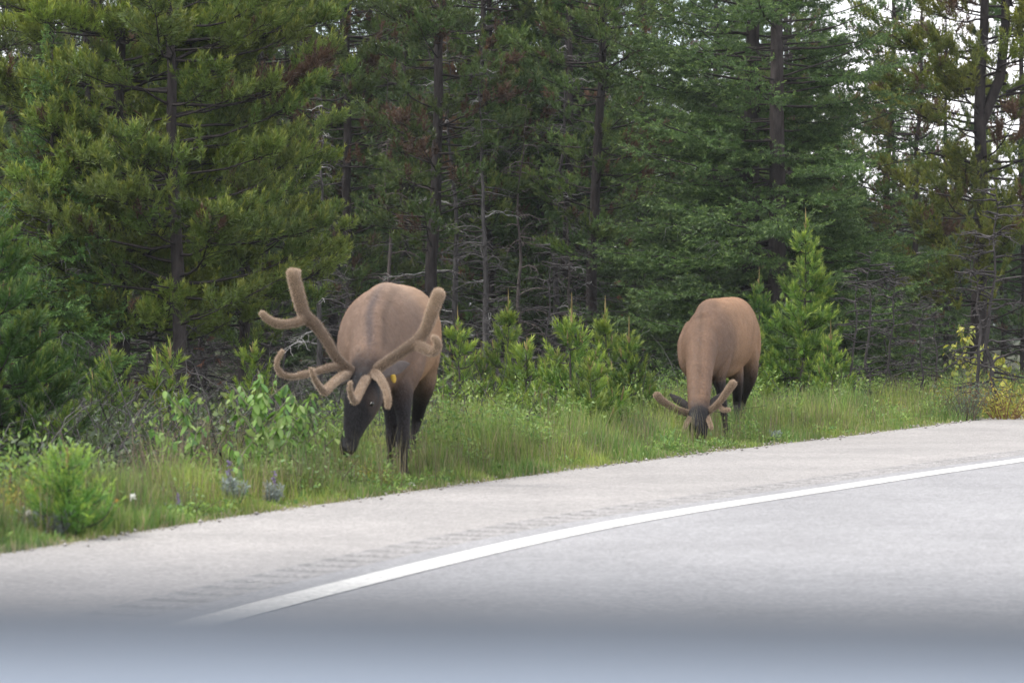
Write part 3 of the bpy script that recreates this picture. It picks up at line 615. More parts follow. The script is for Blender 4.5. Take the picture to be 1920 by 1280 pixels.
for px, Y, a, s, lb in ((1812, 35, SH_W, 1.0, 'grey-green willow clump by the road at right'),
                        (1735, 36, SH_G, .8, 'small green shrub left of the grey-green willow'),
                        (1885, 35.5, SH_Y, 1.2, 'yellow shrub with reddish stems at the right edge'),
                        (1925, 36, SH_Y, 1.2, 'tall yellow shrub cut by the right edge'),
                        (1705, 37.5, SH_B, 1.2, 'brown dry shrub behind the grass right of the young pines'),
                        (1640, 36.5, SH_B, 1., 'low dry brown shrub near the tallest young pine'),
                        (1855, 37, SH_Y, .9, 'yellow shrub under the aspen sapling'),
                        (165, 19.5, SH_G, 1.1, 'bright leafy shrub above the small round spruce'),
                        (5, 16.5, SH_Y, .7, 'orange and green shrub cut by the left edge'),
                        (290, 19, SH_B, 1.15, 'dry brown-green bush left of the leafy saplings'),
                        (345, 20.5, SH_B, 1.2, 'dry seedy bush behind the leafy saplings'),
                        (420, 21.5, SH_B, 1.2, 'dry seedy bush between the leafy saplings'),
                        (350, 17.6, SH_G, .62, 'low bright leafy bush at the road edge left of the silvery lupines'),
                        (455, 21, SH_T, .9, 'upright leafy shrub behind the tallest leafy sapling'),
                        (240, 18.6, SH_G, .75, 'leafy bush between the small round spruce and the dry bush'),
                        (300, 21.5, SH_T, .8, 'upright thin shrub left of the hanging-leaf sapling'),
                        (400, 20, SH_G, .85, 'leafy bush between the two hanging-leaf saplings'),
                        (520, 21.5, SH_G, 1.0, 'leafy bush behind the tallest leafy sapling, below the hooked antler tine'),
                        (795, 25.5, SH_G, 0.90, 'leafy bush behind the hind leg of the big bull'),
                        (848, 24.5, SH_T, 0.75, 'upright leafy shrub in the grass right of the big bull'),
                        (905, 26.5, SH_G, 0.85, 'round leafy bush below the snag trunks'),
                        (935, 25.0, SH_B, 0.90, 'dry brownish bush in the grass between the elk'),
                        (1010, 26.0, SH_T, 0.80, 'upright leafy shrub left of the round bushy young pine'),
                        (1040, 25.2, SH_G, 0.70, 'leafy bush at the foot of the round bushy young pine'),
                        (1215, 27.5, SH_B, 0.80, 'dry brownish bush left of the second elk antlers'),
                        (1195, 28.5, SH_G, 1.00, 'leafy bush right of the young pines between the elk'),
                        (1445, 33.0, SH_B, 0.95, 'dry brown bush behind the hind legs of the second elk'),
                        (1500, 33.5, SH_B, 0.90, 'dry brown bush at the foot of the tallest young pine'),
                        (1590, 34.5, SH_T, 0.80, 'upright leafy shrub right of the tallest young pine'),
                        (1670, 35.5, SH_Y, 0.60, 'small yellowish bush between the young pines and the grey-green willow'),
                        (1760, 35.0, SH_G, 0.85, 'bright green bush touching the grey-green willow'),
                        (1790, 37.0, SH_Y, 0.90, 'yellow bush behind the grey-green willow'),
                        (600, 20.0, SH_G, .8, 'leafy bush under the antlers of the big bull'),
                        (560, 19.2, SH_G, .7, 'leafy bush right of the leafy saplings'),
                        (655, 20.1, SH_G, .62, 'low leafy bush below the muzzle of the big bull'),
                        (700, 20.5, SH_Y, .40, 'low yellow-green bush below the muzzle, nearest the bull front legs'),
                        (640, 22.5, SH_T, .8, 'thin leafy stems behind the muzzle of the big bull'),
                        (815, 24, SH_G, .8, 'leafy bush just right of the big bull legs'),
                        (830, 27, SH_T, 1.0, 'tall thin leafy stems right of the big bull'),
                        (1170, 26.4, SH_G, .62, 'round green bush at the road edge between the elk'),
                        (1235, 29, SH_T, .75, 'thin yellow-green stems left of the second elk antlers'),
                        (870, 22.5, SH_G, .55, 'small green bush in the grass between the elk'),
                        (985, 24.5, SH_W, .6, 'small grey-green bush in the grass between the elk')):
    place('shrub', a, px, Y, lb, 'shrub', None, s)

def leaf_mesh(seed, L, wd, c):
    r = random.Random(seed); prof = [0, .55, .95, 1, .8, .45, 0]; n = len(prof) - 1; V = []
    for i, p in enumerate(prof):
        t = i / n; z = -.25 * L * t * t; V += [(t * L, -p * wd / 2, z + .08 * wd * p), (t * L, 0, z), (t * L, p * wd / 2, z + .08 * wd * p)]
    F = []
    for i in range(n):
        a = 3 * i; F += [(a, a + 1, a + 4), (a, a + 4, a + 3), (a + 1, a + 2, a + 5), (a + 1, a + 5, a + 4)]
    return make_mesh('leaf', V, F, np.broadcast_to(np.array(c), (len(V), 3)), M_LEAF, True)
LEAVES = [leaf_mesh(i, .09, .040, c) for i, c in enumerate([(.14, .27, .05), (.19, .33, .06), (.11, .23, .05), (.24, .38, .08), (.30, .40, .13)])]
LEAVES_Y = [leaf_mesh(i, .075, .045, c) for i, c in enumerate([(.36, .38, .06), (.46, .44, .08), (.28, .34, .07)])]
def sapling(px, Y, H, n_side, nleaf, label, lm, lean=0, sc=1., spread=.35, seed=0, bark=(.16, .15, .11)):
    rng = np.random.default_rng(seed); X = gx(px, Y); t = empty('leafy_sapling', (X, Y, GZ(X, Y)), label, 'sapling')
    w = Geo(); T = spline_branch(rng, (0, 0, -.03), rng.random() * 6.28, 1.45, 1.4 + lean, H, 8, .06); w.tube(T, np.linspace(.011, .003, 9), np.array(bark), 6); br = [T]
    for i in range(n_side):
        f = rng.uniform(.25, .9); b = spline_branch(rng, at(T, f), rng.random() * 6.28, .7, .9 + rng.normal(0, .2), spread * H * (1.1 - f) + .12, 5, .1); w.tube(b, np.linspace(.006, .002, 6), np.array(bark), 5); br.append(b)
    obj('stem', w.mesh('sapling_stem', M_BARK, True), t)
    for i in range(nleaf):
        b = br[rng.integers(len(br))] if rng.random() < .75 else T; q = at(b, rng.uniform(.3, 1)); a = rng.random() * 6.28
        o = obj('leaf', lm[rng.integers(len(lm))], t, q); o.rotation_euler = (rng.normal(0, .5), rng.uniform(.3, 1.25), a); k = rng.uniform(.65, 1.15) * sc; o.scale = (k, k, k)
    return t
sapling(372, 19.3, .80, 9, 110, 'leafy sapling with hanging pale green leaves, left of the taller one', LEAVES, seed=1, sc=1.05, spread=.45)
sapling(492, 19.8, .90, 14, 230, 'tallest leafy sapling with broad drooping green leaves, left of the big bull', LEAVES, seed=2, sc=1.05, spread=.5)
sapling(555, 20.3, .76, 9, 110, 'leafy sapling just right of the tallest one, yellow-green leaves at its tip', LEAVES, seed=3)
sapling(440, 18.9, .42, 5, 46, 'low leafy sapling directly behind the silvery lupines', LEAVES, seed=4, sc=.9)
sapling(605, 20.8, .5, 5, 50, 'small leafy sapling under the left antler of the big bull', LEAVES, seed=5, sc=.9)
sapling(1820, 37.5, 1.25, 14, 210, 'yellow-leaved aspen sapling at right, standing against the dark trees', LEAVES_Y, seed=6, sc=1.1, spread=.45)
sapling(1890, 37.8, .85, 10, 120, 'lower yellow-leaved aspen sapling nearer the right edge', LEAVES_Y, seed=7, sc=1.1)
sapling(1130, 30.5, .8, 4, 22, 'thin sapling with few pale leaves beside the young pines between the elk', LEAVES_Y, seed=8, sc=.8)
sapling(508, 24.5, .95, 1, 10, 'tall thin stalk with few leaves below the left antler', LEAVES, seed=9, sc=.6, spread=.1)

# lupines: silvery leafed clumps with purple spikes
def lupine(px, py, label, n_sp, seed, s=1.):
    rng = np.random.default_rng(seed); X, Y = G(px, py); t = empty('lupine', (X, Y, GZ(X, Y)), label, 'flower', None, 0, s); lv, st = Geo(), Geo(); pts, dv = [], []
    for i in range(26):
        a = rng.random() * 6.28; b = spline_branch(rng, (0, 0, 0), a, rng.uniform(.9, 1.5), 1.2, rng.uniform(.12, .26), 4, .1); st.tube(b, .0025, (.2, .24, .18), 3)
        for k in range(26):
            pts.append(at(b, rng.uniform(.4, 1))); dv.append(unit(rng.normal(size=3) + [0, 0, .8]))
    leaves(lv, np.array(pts), np.array(dv), .045, .2, np.array([.22, .27, .24]), np.array([.34, .38, .36]), rng)
    obj('stems', st.mesh('lupine_stems', M_LEAF), t); obj('foliage', lv.mesh('lupine_foliage', M_LEAF), t)
    for i in range(n_sp):
        x, y = rng.normal(0, .06, 2); f = Geo(); b0 = np.array([x, y, .12]); f.tube([(x, y, .05), (x, y, .30)], .002, (.15, .2, .1), 3)
        q = np.c_[x + rng.normal(0, .009, 70), y + rng.normal(0, .009, 70), rng.uniform(.2, .34, 70)]; leaves(f, q, unit(rng.normal(size=(70, 3))), .018, .8, np.array([.17, .12, .26]), np.array([.27, .2, .36]), rng)
        obj('flower_spike', f.mesh('flower_spike', M_LEAF), t)
lupine(440, 958, 'silvery lupine clump with one purple flower spike, largest at the road edge', 1, 1, 1.0)
lupine(510, 950, 'smaller silvery lupine clump right of the largest one', 1, 2, .75)
lupine(325, 975, 'sparse lupine left of the largest silvery clump', 1, 3, .55)
lupine(60, 1010, 'pale silvery clump at the road edge near the lower left corner', 0, 4, .85)
lupine(105, 1012, 'pale silvery clump touching the small round spruce', 0, 5, .75)
lupine(1455, 829, 'pale blue-grey clump at the road edge right of the second elk', 0, 6, .6)

def dandelion(px, py, label, col, seed, h=.16, r=.02):
    X, Y = G(px, py); t = empty('dandelion', (X, Y, GZ(X, Y)), label, 'flower'); rng = np.random.default_rng(seed); s = Geo(); s.tube([(0, 0, -.02), (.01, 0, h * .6), (.005, .01, h)], .002, (.14, .2, .06), 4)
    obj('stem', s.mesh('flower_stem', M_LEAF), t); f = Geo(); n = 40; d = unit(rng.normal(size=(n, 3)) + [0, 0, .6]); leaves(f, np.tile([.005, .01, h], (n, 1)), d, r, .35, np.array(col), np.array(col), rng)
    obj('flower_head', f.mesh('flower_head', M_LEAF), t)
dandelion(216, 985, 'single orange-yellow dandelion in the grass at lower left', (.75, .42, .03), 1)
dandelion(246, 990, 'white seed head in the grass right of the small round spruce', (.7, .7, .66), 2, .2, .025)
dandelion(190, 1000, 'pale seed head touching the right side of the small round spruce', (.65, .62, .55), 3, .14, .025)
dandelion(50, 1012, 'pale seed head near the lower left corner', (.6, .58, .52), 4, .17, .022)
dandelion(770, 917, 'white flower at the road edge by the big bull hooves', (.75, .74, .66), 5, .05, .03)

# ------------------------------------------------------------------ grass and low plants
rg = np.random.default_rng(77)
def verge_points(n, ymin, ymax, dmin, dmax, pw=1.0, left=True):
    out = []
    tot = 0
    while tot < n:
        m = n * 3; u = rg.random(m); Y = 1 / (1 / ymin + (1 / ymax - 1 / ymin) * u); X = (rg.random(m) - .5) * (Y * .40 + 1.5)
        d = dist_edge(X, Y); dm = dmax * (np.clip(.14 + (X / Y * FPX + 400) / 450, .14, 1) if left else 1); k = (d > dmin) & (d < dm) & (rg.random(m) < np.clip(1 - d / dm, .02, 1) ** pw); out.append(np.c_[X[k], Y[k], d[k]]); tot += k.sum()
    return np.concatenate(out)[:n]
def low(p):
    px = p[:, 0] / p[:, 1] * FPX + 960
    k = np.clip(.3 + p[:, 2] / 1.3, .3, 1)
    k *= 1 - .75 * np.exp(-((px - 755) / 45) ** 2) * (p[:, 1] < 24); k *= 1 - .5 * np.exp(-((px - 1335) / 60) ** 2) * (p[:, 1] < 31); k *= 1 - .35 * np.exp(-((px - 655) / 30) ** 2) * (p[:, 1] < 21.2); return k
def blades(p, h, w, cols, name, lean=.35):
    n = len(p); z0 = gz(p[:, 0], p[:, 1]) - .01; a = rg.random(n) * 6.28; L = h * rg.uniform(.5, 1.25, n); bend = rg.uniform(.05, lean, n) * L
    dx = np.cos(a) * bend; dy = np.sin(a) * bend; sa = rg.random(n) * 6.28; sx = np.cos(sa) * w / 2; sy = np.sin(sa) * w / 2
    B = np.c_[p[:, 0], p[:, 1], z0]; Mi = B + np.c_[dx * .35, dy * .35, L * .6]; Tp = B + np.c_[dx, dy, L * .98]; S = np.c_[sx, sy, 0 * sx]
    V = np.stack([B - S, B + S, Mi - S * .8, Mi + S * .8, Tp], 1).reshape(-1, 3); b = np.arange(n)[:, None] * 5
    F = np.concatenate([b + [0, 1, 3], b + [0, 3, 2], b + [2, 3, 4]])
    # patches of colour
    t = np.clip(.5 + .5 * hash3(p[:, 0] * 1.6, p[:, 1] * 1.1) + rg.normal(0, .25, n), 0, 1)[:, None]
    cols = np.array(cols); c = cols[0] * (1 - t) + cols[1] * t; dry = rg.random(n) < .12; c[dry] = cols[2]; c = c * rg.uniform(.75, 1.25, (n, 1))
    me = make_mesh(name, V, F, np.repeat(c, 5, 0), M_GRASS); return obj(name, me)
p = verge_points(125000, 13, 48, -.05, 8, 1.1); hh = (.17 + .34 * np.clip(.5 + .7 * hash3(p[:, 0] * 2.3, p[:, 1] * 1.9), 0, 1)) * low(p)
tag(blades(p, hh, .007, [(.11, .20, .04), (.26, .31, .065), (.34, .29, .15)], 'grass'), 'tall green verge grass between the road and the trees', 'grass', None, 'stuff')
p = verge_points(5000, 14, 46, .1, 6, 1.); tag(blades(p, .42 + 0 * p[:, 0], .004, [(.18, .16, .08), (.24, .19, .10), (.30, .26, .16)], 'grass_seed_stalks', .2), 'dry pale stalks standing above the verge grass', 'grass', None, 'stuff')
# broad-leaved low plants
p = verge_points(3000, 14, 46, .05, 8, 1.); LW = low(p); CL = np.clip(.5 + .9 * hash3(p[:, 0] * 1.9 + 4, p[:, 1] * 1.5), .15, 1.3); g1 = Geo(); pts, dv, cc = [], [], []
for (x_, y_, d_), lw_, cl_ in zip(p, LW, CL):
    H = rg.uniform(.12, .55) * lw_ * cl_; m = int(8 + H * 90)
    q = np.c_[x_ + rg.normal(0, .045, m), y_ + rg.normal(0, .045, m), (rg.random(m) ** .7) * H]; pts.append(q); dv.append(unit(rg.normal(size=(m, 3)) + [0, 0, .5]))
pts = np.concatenate(pts); leaves(g1, pts, np.concatenate(dv), .045, .36, np.array([.09, .19, .04]), np.array([.25, .34, .075]), rg)
tag(obj('low_plants', g1.mesh('low_plants', M_LEAF)), 'low broad-leaved weeds growing through the verge grass', 'plants', None, 'stuff')
# forest-floor litter: fallen twigs and dark undergrowth
g2 = Geo(); p = verge_points(1500, 20, 60, 1.5, 40, .3, False)
for x_, y_, d_ in p:
    a = rg.random() * 6.28; b = spline_branch(rg, (x_, y_, rg.uniform(0, .25)), a, rg.uniform(-.1, 1.3), rg.uniform(-.3, 1.2), rg.uniform(.3, 1.1), 4, .2); g2.tube(b, np.linspace(.007, .002, 5), GREY * rg.uniform(.5, 1.4), 3)
tag(obj('fallen_twigs', g2.mesh('fallen_twigs', M_BARK)), 'dead grey twigs littering the forest floor', 'twigs', None, 'stuff')
g3 = Geo(); p = verge_points(4000, 20, 70, 1.5, 45, .35, False); m = 7
q = np.repeat(p, m, 0); q = np.c_[q[:, 0] + rg.normal(0, .16, len(q)), q[:, 1] + rg.normal(0, .16, len(q)), rg.uniform(.02, .35, len(q))]
leaves(g3, q, unit(rg.normal(size=(len(q), 3)) + [0, 0, .6]), .075, .4, np.array([.04, .06, .025]), np.array([.08, .11, .035]), rg)
tag(obj('undergrowth', g3.mesh('undergrowth', M_LEAF)), 'dim low undergrowth on the forest floor', 'plants', None, 'stuff')

ge = Geo(); k_ = rg.integers(0, len(EDGE) - 1, 2600); t_ = rg.random(2600)[:, None]; pe = EDGE[k_] * (1 - t_) + EDGE[k_ + 1] * t_ + Nc[k_] * rg.normal(.0, .10, 2600)[:, None]
for (x_, y_) in pe:
    if not 12 < y_ < 45: continue
    r_ = rg.uniform(.006, .022); o8 = np.array([(1, 0, 0), (-1, 0, 0), (0, 1, 0), (0, -1, 0), (0, 0, .7), (0, 0, -.5)]) * r_ * rg.uniform(.6, 1.3, (6, 1)) + [x_, y_, .004 + r_ * .3]
    ge.add(o8, [(0, 2, 4), (2, 1, 4), (1, 3, 4), (3, 0, 4), (2, 0, 5), (1, 2, 5), (3, 1, 5), (0, 3, 5)], np.array((.34, .32, .30)) * rg.uniform(.6, 1.2))
tag(obj('gravel', ge.mesh('gravel', M_BARK)), 'loose gravel scattered along the pavement edge', 'gravel', None, 'stuff')
p = verge_points(5000, 13, 46, -.12, .5, .3); tag(blades(p, .07 + 0 * p[:, 0], .006, [(.24, .22, .11), (.30, .26, .15), (.34, .30, .2)], 'dry_edge_grass', .9), 'dry flattened grass creeping over the pavement edge', 'grass', None, 'stuff')
# ------------------------------------------------------------------ elk
def ring_loft(rings, side, seg=20, sub=6):
    """rings: (px, py, Y, a, b, colour) -> verts, faces, colours ; a along side, b across"""
    C = np.array([P(r[0], r[1], r[2]) for r in rings]); ab = np.array([(r[3], r[4]) for r in rings]); K = np.array([r[5] for r in rings])
    D = catmull(np.c_[C, ab, K], sub); C = D[:, :3]; ab = np.clip(D[:, 3:5], .004, 9); K = np.clip(D[:, 5:], 0, 1)
    T = unit(np.gradient(C, axis=0)); s = np.array(side, float); A = unit(s - (T @ s)[:, None] * T); B = np.cross(T, A)
    for end, sg in ((0, -1), (-1, 1)):           # round caps
        pass
    cap = []
    for k in (.5, .86):                          # extra shrinking rings
        r = math.sqrt(max(0, 1 - k * k)); cap.append((k, r))
    def ringset(C_, ab_, A_, B_, K_):
        an = np.arange(seg) * 2 * math.pi / seg
        return C_[:, None] + ab_[:, 0, None, None] * np.cos(an)[None, :, None] * A_[:, None] + ab_[:, 1, None, None] * np.sin(an)[None, :, None] * B_[:, None]
    Cs = [C]; abs_ = [ab]; As = [A]; Bs = [B]; Ks = [K]
    r0 = ab[0].mean(); r1 = ab[-1].mean()
    pre = [(C[0] - T[0] * r0 * k * .8, ab[0] * r, A[0], B[0], K[0]) for k, r in reversed(cap)]
    post = [(C[-1] + T[-1] * r1 * k * .8, ab[-1] * r, A[-1], B[-1], K[-1]) for k, r in cap]
    allr = pre + list(zip(C, ab, A, B, K)) + post
    C_, ab_, A_, B_, K_ = [np.array([q[i] for q in allr]) for i in range(5)]
    V = ringset(C_, ab_, A_, B_, K_); n = len(C_); V = V.reshape(-1, 3); KK = np.repeat(K_, seg, 0)
    i = np.arange(n - 1)[:, None] * seg; j = np.arange(seg)[None]; j2 = (j + 1) % seg; a = (i + j).ravel(); b = (i + j2).ravel()
    F = np.concatenate([np.stack([a, b, b + seg], 1), np.stack([a, b + seg, a + seg], 1)])
    c0 = len(V); V = np.vstack([V, C_[0], C_[-1]]); KK = np.vstack([KK, K_[0], K_[-1]])
    jj = np.arange(seg); F = np.vstack([F, np.stack([np.full(seg, c0), (jj + 1) % seg, jj], 1), np.stack([np.full(seg, c0 + 1), jj + (n - 1) * seg, (jj + 1) % seg + (n - 1) * seg], 1)])
    return V, F, KK
def fuse(name, lofts, origin, voxel, smooth_n, mat, recolor=None, nb=6):
    g = Geo()
    for V, F, K in lofts: g.add(V, F, K)
    V = np.concatenate(g.V) - origin; F = np.concatenate(g.F); K = np.concatenate(g.C)
    tmp = bpy.data.objects.new('tmp', make_mesh('tmp', V, F)); COL.objects.link(tmp)
    r = tmp.modifiers.new('r', 'REMESH'); r.mode = 'VOXEL'; r.voxel_size = voxel; r.use_smooth_shade = True
    s = tmp.modifiers.new('s', 'SMOOTH'); s.iterations = smooth_n; s.factor = .5
    dg = bpy.context.evaluated_depsgraph_get(); me = bpy.data.meshes.new_from_object(tmp.evaluated_get(dg)); bpy.data.objects.remove(tmp); me.name = name
    kd = kdtree.KDTree(len(V))
    for i, v in enumerate(V): kd.insert(v, i)
    kd.balance(); C = np.ones((len(me.vertices), 4), np.float32)
    for i, v in enumerate(me.vertices):
        f = kd.find_n(v.co, nb); w = np.array([1 / (q[2] + .02) ** 2 for q in f]); C[i, :3] = (K[[q[1] for q in f]] * w[:, None]).sum(0) / w.sum()
    if recolor is not None:
        co = np.empty(len(me.vertices) * 3, np.float32); me.vertices.foreach_get('co', co); C[:, :3] = recolor(co.reshape(-1, 3) + origin, C[:, :3])
    for a in list(me.color_attributes): me.color_attributes.remove(a)
    at_ = me.color_attributes.new('Col', 'FLOAT_COLOR', 'POINT'); at_.data.foreach_set('color', C.ravel())
    me.materials.clear(); me.materials.append(mat)
    me.polygons.foreach_set('use_smooth', np.ones(len(me.polygons), bool)); me.update()
    return me
TAN = (.28, .172, .10); TANP = (.38, .28, .20); NECK = (.165, .108, .076); DARK = (.008, .007, .007); DHEAD = (.011, .009, .010); CHEEK = (.06, .042, .034); LEG = (.014, .010, .010); LEGB = (.06, .038, .028); ORG = (.27, .135, .065); TNL = (.17, .105, .065)
VEL = (.115, .082, .058); VELT = (.22, .16, .11)
M_EYE = plain_mat('dark_eye', (.01, .008, .007), .12, .6); M_TAG = plain_mat('yellow_plastic', (.5, .33, .05), .6)
def capsule(pts, side=(1, 0, .13), seg=14, sub=5):
    return ring_loft([(p[0], p[1], p[2], p[3], p[3] if len(p) < 5 else p[4], p[5] if len(p) > 5 else VEL) for p in pts], side, seg, sub)
def tine(pts, r0, r1, Ybase, tipc=VELT):
    n = len(pts); out = []
    for i, q in enumerate(pts):
        t = i / (n - 1); r = (r0 + (r1 - r0) * t) * (.86 + .07 * math.sin(i * 2.3 + q[0] * .13) if max(r0, r1) > .045 else .80 + .06 * math.sin(i * 2.1 + q[0] * .2)); c = tuple(np.array(VEL) * (1 - t) + np.array(tipc) * t); Y = q[2] if len(q) > 2 else Ybase
        out.append((q[0], q[1], Y, r, r, c))
    return ring_loft(out, (1, 0.3, .13), 12, 5)

def ear(name, pts, parent, origin, colr=NECK):
    L = []
    for px, py, Y, a, b in pts: L.append((px, py, Y, a, b, colr))
    me = fuse(name, [ring_loft(L, (.2, 0, 1), 12, 5)], origin, .006, 3, M_FUR); return obj('ear', me, parent)
def eyeball(px, py, Y, r, parent, origin):
    V, F, K = ring_loft([(px, py - 2, Y, r * .7, r * .7, DARK), (px, py, Y, r, r, DARK), (px, py + 2, Y, r * .7, r * .7, DARK)], (1, 0, 0), 10, 3)
    me = make_mesh('eye', V - origin, F, None, M_EYE, True); return obj('eye', me, parent)

def hair(name, body, origin, n, L, w, lift, parent, tint, tipc, seed, zmin=.12):
    rng = np.random.default_rng(seed); me = body; me.calc_loop_triangles(); T = np.empty(len(me.loop_triangles) * 3, np.int32); me.loop_triangles.foreach_get('vertices', T); T = T.reshape(-1, 3)
    V = np.empty(len(me.vertices) * 3, np.float32); me.vertices.foreach_get('co', V); V = V.reshape(-1, 3); N = np.empty(len(V) * 3, np.float32); me.vertices.foreach_get('normal', N); N = N.reshape(-1, 3)
    C = np.empty(len(V) * 4, np.float32); me.color_attributes['Col'].data.foreach_get('color', C); C = C.reshape(-1, 4)[:, :3]
    a = np.linalg.norm(np.cross(V[T[:, 1]] - V[T[:, 0]], V[T[:, 2]] - V[T[:, 0]]), axis=1); t = T[rng.choice(len(T), n, p=a / a.sum())]; b = rng.dirichlet((1, 1, 1), n)[:, :, None]
    p = (V[t] * b).sum(1); nn = unit((N[t] * b).sum(1)); c = (C[t] * b).sum(1)
    k = p[:, 2] > zmin; p, nn, c = p[k], nn[k], c[k]; m = len(p)
    flow = np.array([.1, .6, -.8]) + rng.normal(0, .3, (m, 3)); flow = unit(flow - (flow * nn).sum(1)[:, None] * nn); d = unit(flow * (1 - lift) + nn * lift); s = unit(np.cross(d, nn)) * w / 2
    LL = L * rng.uniform(.5, 1.3, m)[:, None]; VV = np.stack([p - s, p + s, p + d * LL], 1).reshape(-1, 3); c = c * rng.uniform(.8, 1.25, (m, 1))
    CC = np.stack([c, c, c * tint + np.array(tipc)], 1).reshape(-1, 3)
    o = obj(name, make_mesh(name, VV, np.arange(m * 3).reshape(-1, 3), CC, M_HAIR), parent); o['kind'] = 'stuff'
# big bull ------------------------------------------------------------
O1 = np.array([gx(745, 22.3), 22.3, 0.0]); SIDE1 = (1, .17, 0)
e1 = empty('elk', O1, 'big bull elk grazing with its head down, large forked velvet antlers spread wide', 'elk', 'elk grazing beside the road')
torso = ring_loft([(771, 640, 23.86, .08, .10, TANP), (770, 628, 23.72, .20, .25, TANP), (765, 626, 23.4, .275, .37, TAN), (752, 630, 23.0, .305, .41, TAN), (736, 634, 22.6, .33, .425, TAN),
                   (718, 640, 22.2, .325, .42, NECK), (704, 648, 21.88, .295, .395, NECK), (696, 660, 21.6, .23, .31, NECK), (691, 672, 21.4, .13, .18, NECK)], SIDE1, 28)
hump = ring_loft([(735, 560, 22.7, .12, .12, TANP), (722, 562, 22.3, .14, .13, NECK), (712, 580, 21.95, .15, .14, NECK), (705, 610, 21.6, .14, .14, NECK)], SIDE1)
neck = ring_loft([(710, 612, 21.95, .2, .25, NECK), (704, 632, 21.6, .19, .26, NECK), (697, 657, 21.3, .165, .22, NECK), (690, 682, 21.05, .135, .17, NECK), (686, 700, 20.94, .115, .13, CHEEK)], SIDE1)
head = ring_loft([(690, 695, 20.98, .095, .09, CHEEK), (684, 718, 20.86, .115, .105, DHEAD), (678, 745, 20.80, .125, .12, DHEAD), (671, 772, 20.78, .105, .105, DHEAD), (664, 797, 20.77, .08, .085, DHEAD), (658, 818, 20.77, .068, .075, DHEAD),
                  (653, 836, 20.77, .068, .07, DARK), (651, 846, 20.78, .05, .05, DARK)], (1, .35, .25))
jaw = ring_loft([(702, 728, 21.0, .06, .08, CHEEK), (698, 750, 20.93, .075, .10, CHEEK), (688, 775, 20.88, .06, .075, CHEEK), (674, 802, 20.84, .045, .05, DHEAD), (662, 828, 20.82, .035, .04, DHEAD)], (1, .35, .25))
brow1 = ring_loft([(662, 738, 20.74, .03, .03, DHEAD), (663, 752, 20.71, .035, .035, DHEAD), (662, 768, 20.72, .02, .02, DHEAD)], SIDE1, 12); brow2 = ring_loft([(690, 736, 20.76, .03, .03, CHEEK), (694, 750, 20.74, .036, .036, CHEEK), (692, 765, 20.75, .02, .02, CHEEK)], SIDE1, 12)
nose = ring_loft([(645, 838, 20.71, .022, .022, DARK), (652, 841, 20.69, .028, .026, DARK), (660, 840, 20.71, .022, .022, DARK)], SIDE1, 12)
lA = ring_loft([(702, 690, 21.98, .12, .15, NECK), (722, 728, 22.0, .09, .11, LEGB), (731, 762, 21.95, .058, .062, LEG), (733, 795, 21.9, .046, .05, LEG), (734, 818, 21.88, .046, .05, LEG), (733, 838, 21.88, .032, .036, LEG), (733, 868, 21.88, .029, .032, LEG), (733, 882, 21.86, .038, .04, LEG), (732, 893, 21.82, .042, .05, DARK), (732, 900, 21.8, .045, .055, DARK)], SIDE1)
lB = ring_loft([(735, 690, 21.98, .14, .17, NECK), (751, 732, 21.9, .10, .12, LEGB), (756, 768, 21.85, .064, .07, LEG), (757, 800, 21.8, .05, .056, LEG), (757, 822, 21.78, .05, .054, LEG), (757, 842, 21.78, .034, .038, LEG), (757, 872, 21.78, .031, .034, LEG), (758, 887, 21.76, .04, .042, LEG), (758, 898, 21.72, .044, .05, DARK), (758, 904, 21.7, .048, .055, DARK)], SIDE1)
lC = ring_loft([(786, 650, 23.3, .13, .24, TNL), (791, 690, 23.35, .125, .2, TNL), (792, 722, 23.4, .10, .15, LEGB), (788, 752, 23.5, .065, .08, LEG), (782, 785, 23.65, .048, .06, LEG), (777, 812, 23.58, .034, .042, LEG), (771, 845, 23.5, .032, .036, LEG), (768, 866, 23.45, .038, .04, LEG), (767, 876, 23.4, .042, .05, DARK), (767, 882, 23.38, .045, .05, DARK)], SIDE1)
lD = ring_loft([(748, 650, 23.4, .13, .24, TAN), (746, 690, 23.45, .125, .2, TAN), (744, 722, 23.5, .10, .15, LEGB), (743, 752, 23.6, .065, .08, LEG), (744, 785, 23.75, .048, .06, LEG), (745, 812, 23.68, .034, .042, LEG), (746, 845, 23.6, .032, .036, LEG), (746, 866, 23.55, .038, .04, LEG), (746, 876, 23.5, .042, .05, DARK), (746, 881, 23.48, .045, .05, DARK)], SIDE1)
shL = ring_loft([(676, 585, 22.15, .10, .08, NECK), (664, 630, 21.95, .11, .10, NECK), (668, 675, 21.85, .12, .12, NECK), (690, 712, 21.9, .10, .10, NECK)], SIDE1)
shR = ring_loft([(748, 585, 22.3, .10, .08, NECK), (766, 630, 22.1, .12, .10, NECK), (768, 680, 22.0, .12, .13, NECK), (755, 722, 21.95, .10, .10, NECK)], SIDE1)
hip1 = ring_loft([(786, 585, 23.2, .07, .07, TAN), (800, 620, 23.2, .09, .11, TAN), (804, 665, 23.25, .09, .13, TAN), (797, 705, 23.35, .08, .1, TNL)], SIDE1)
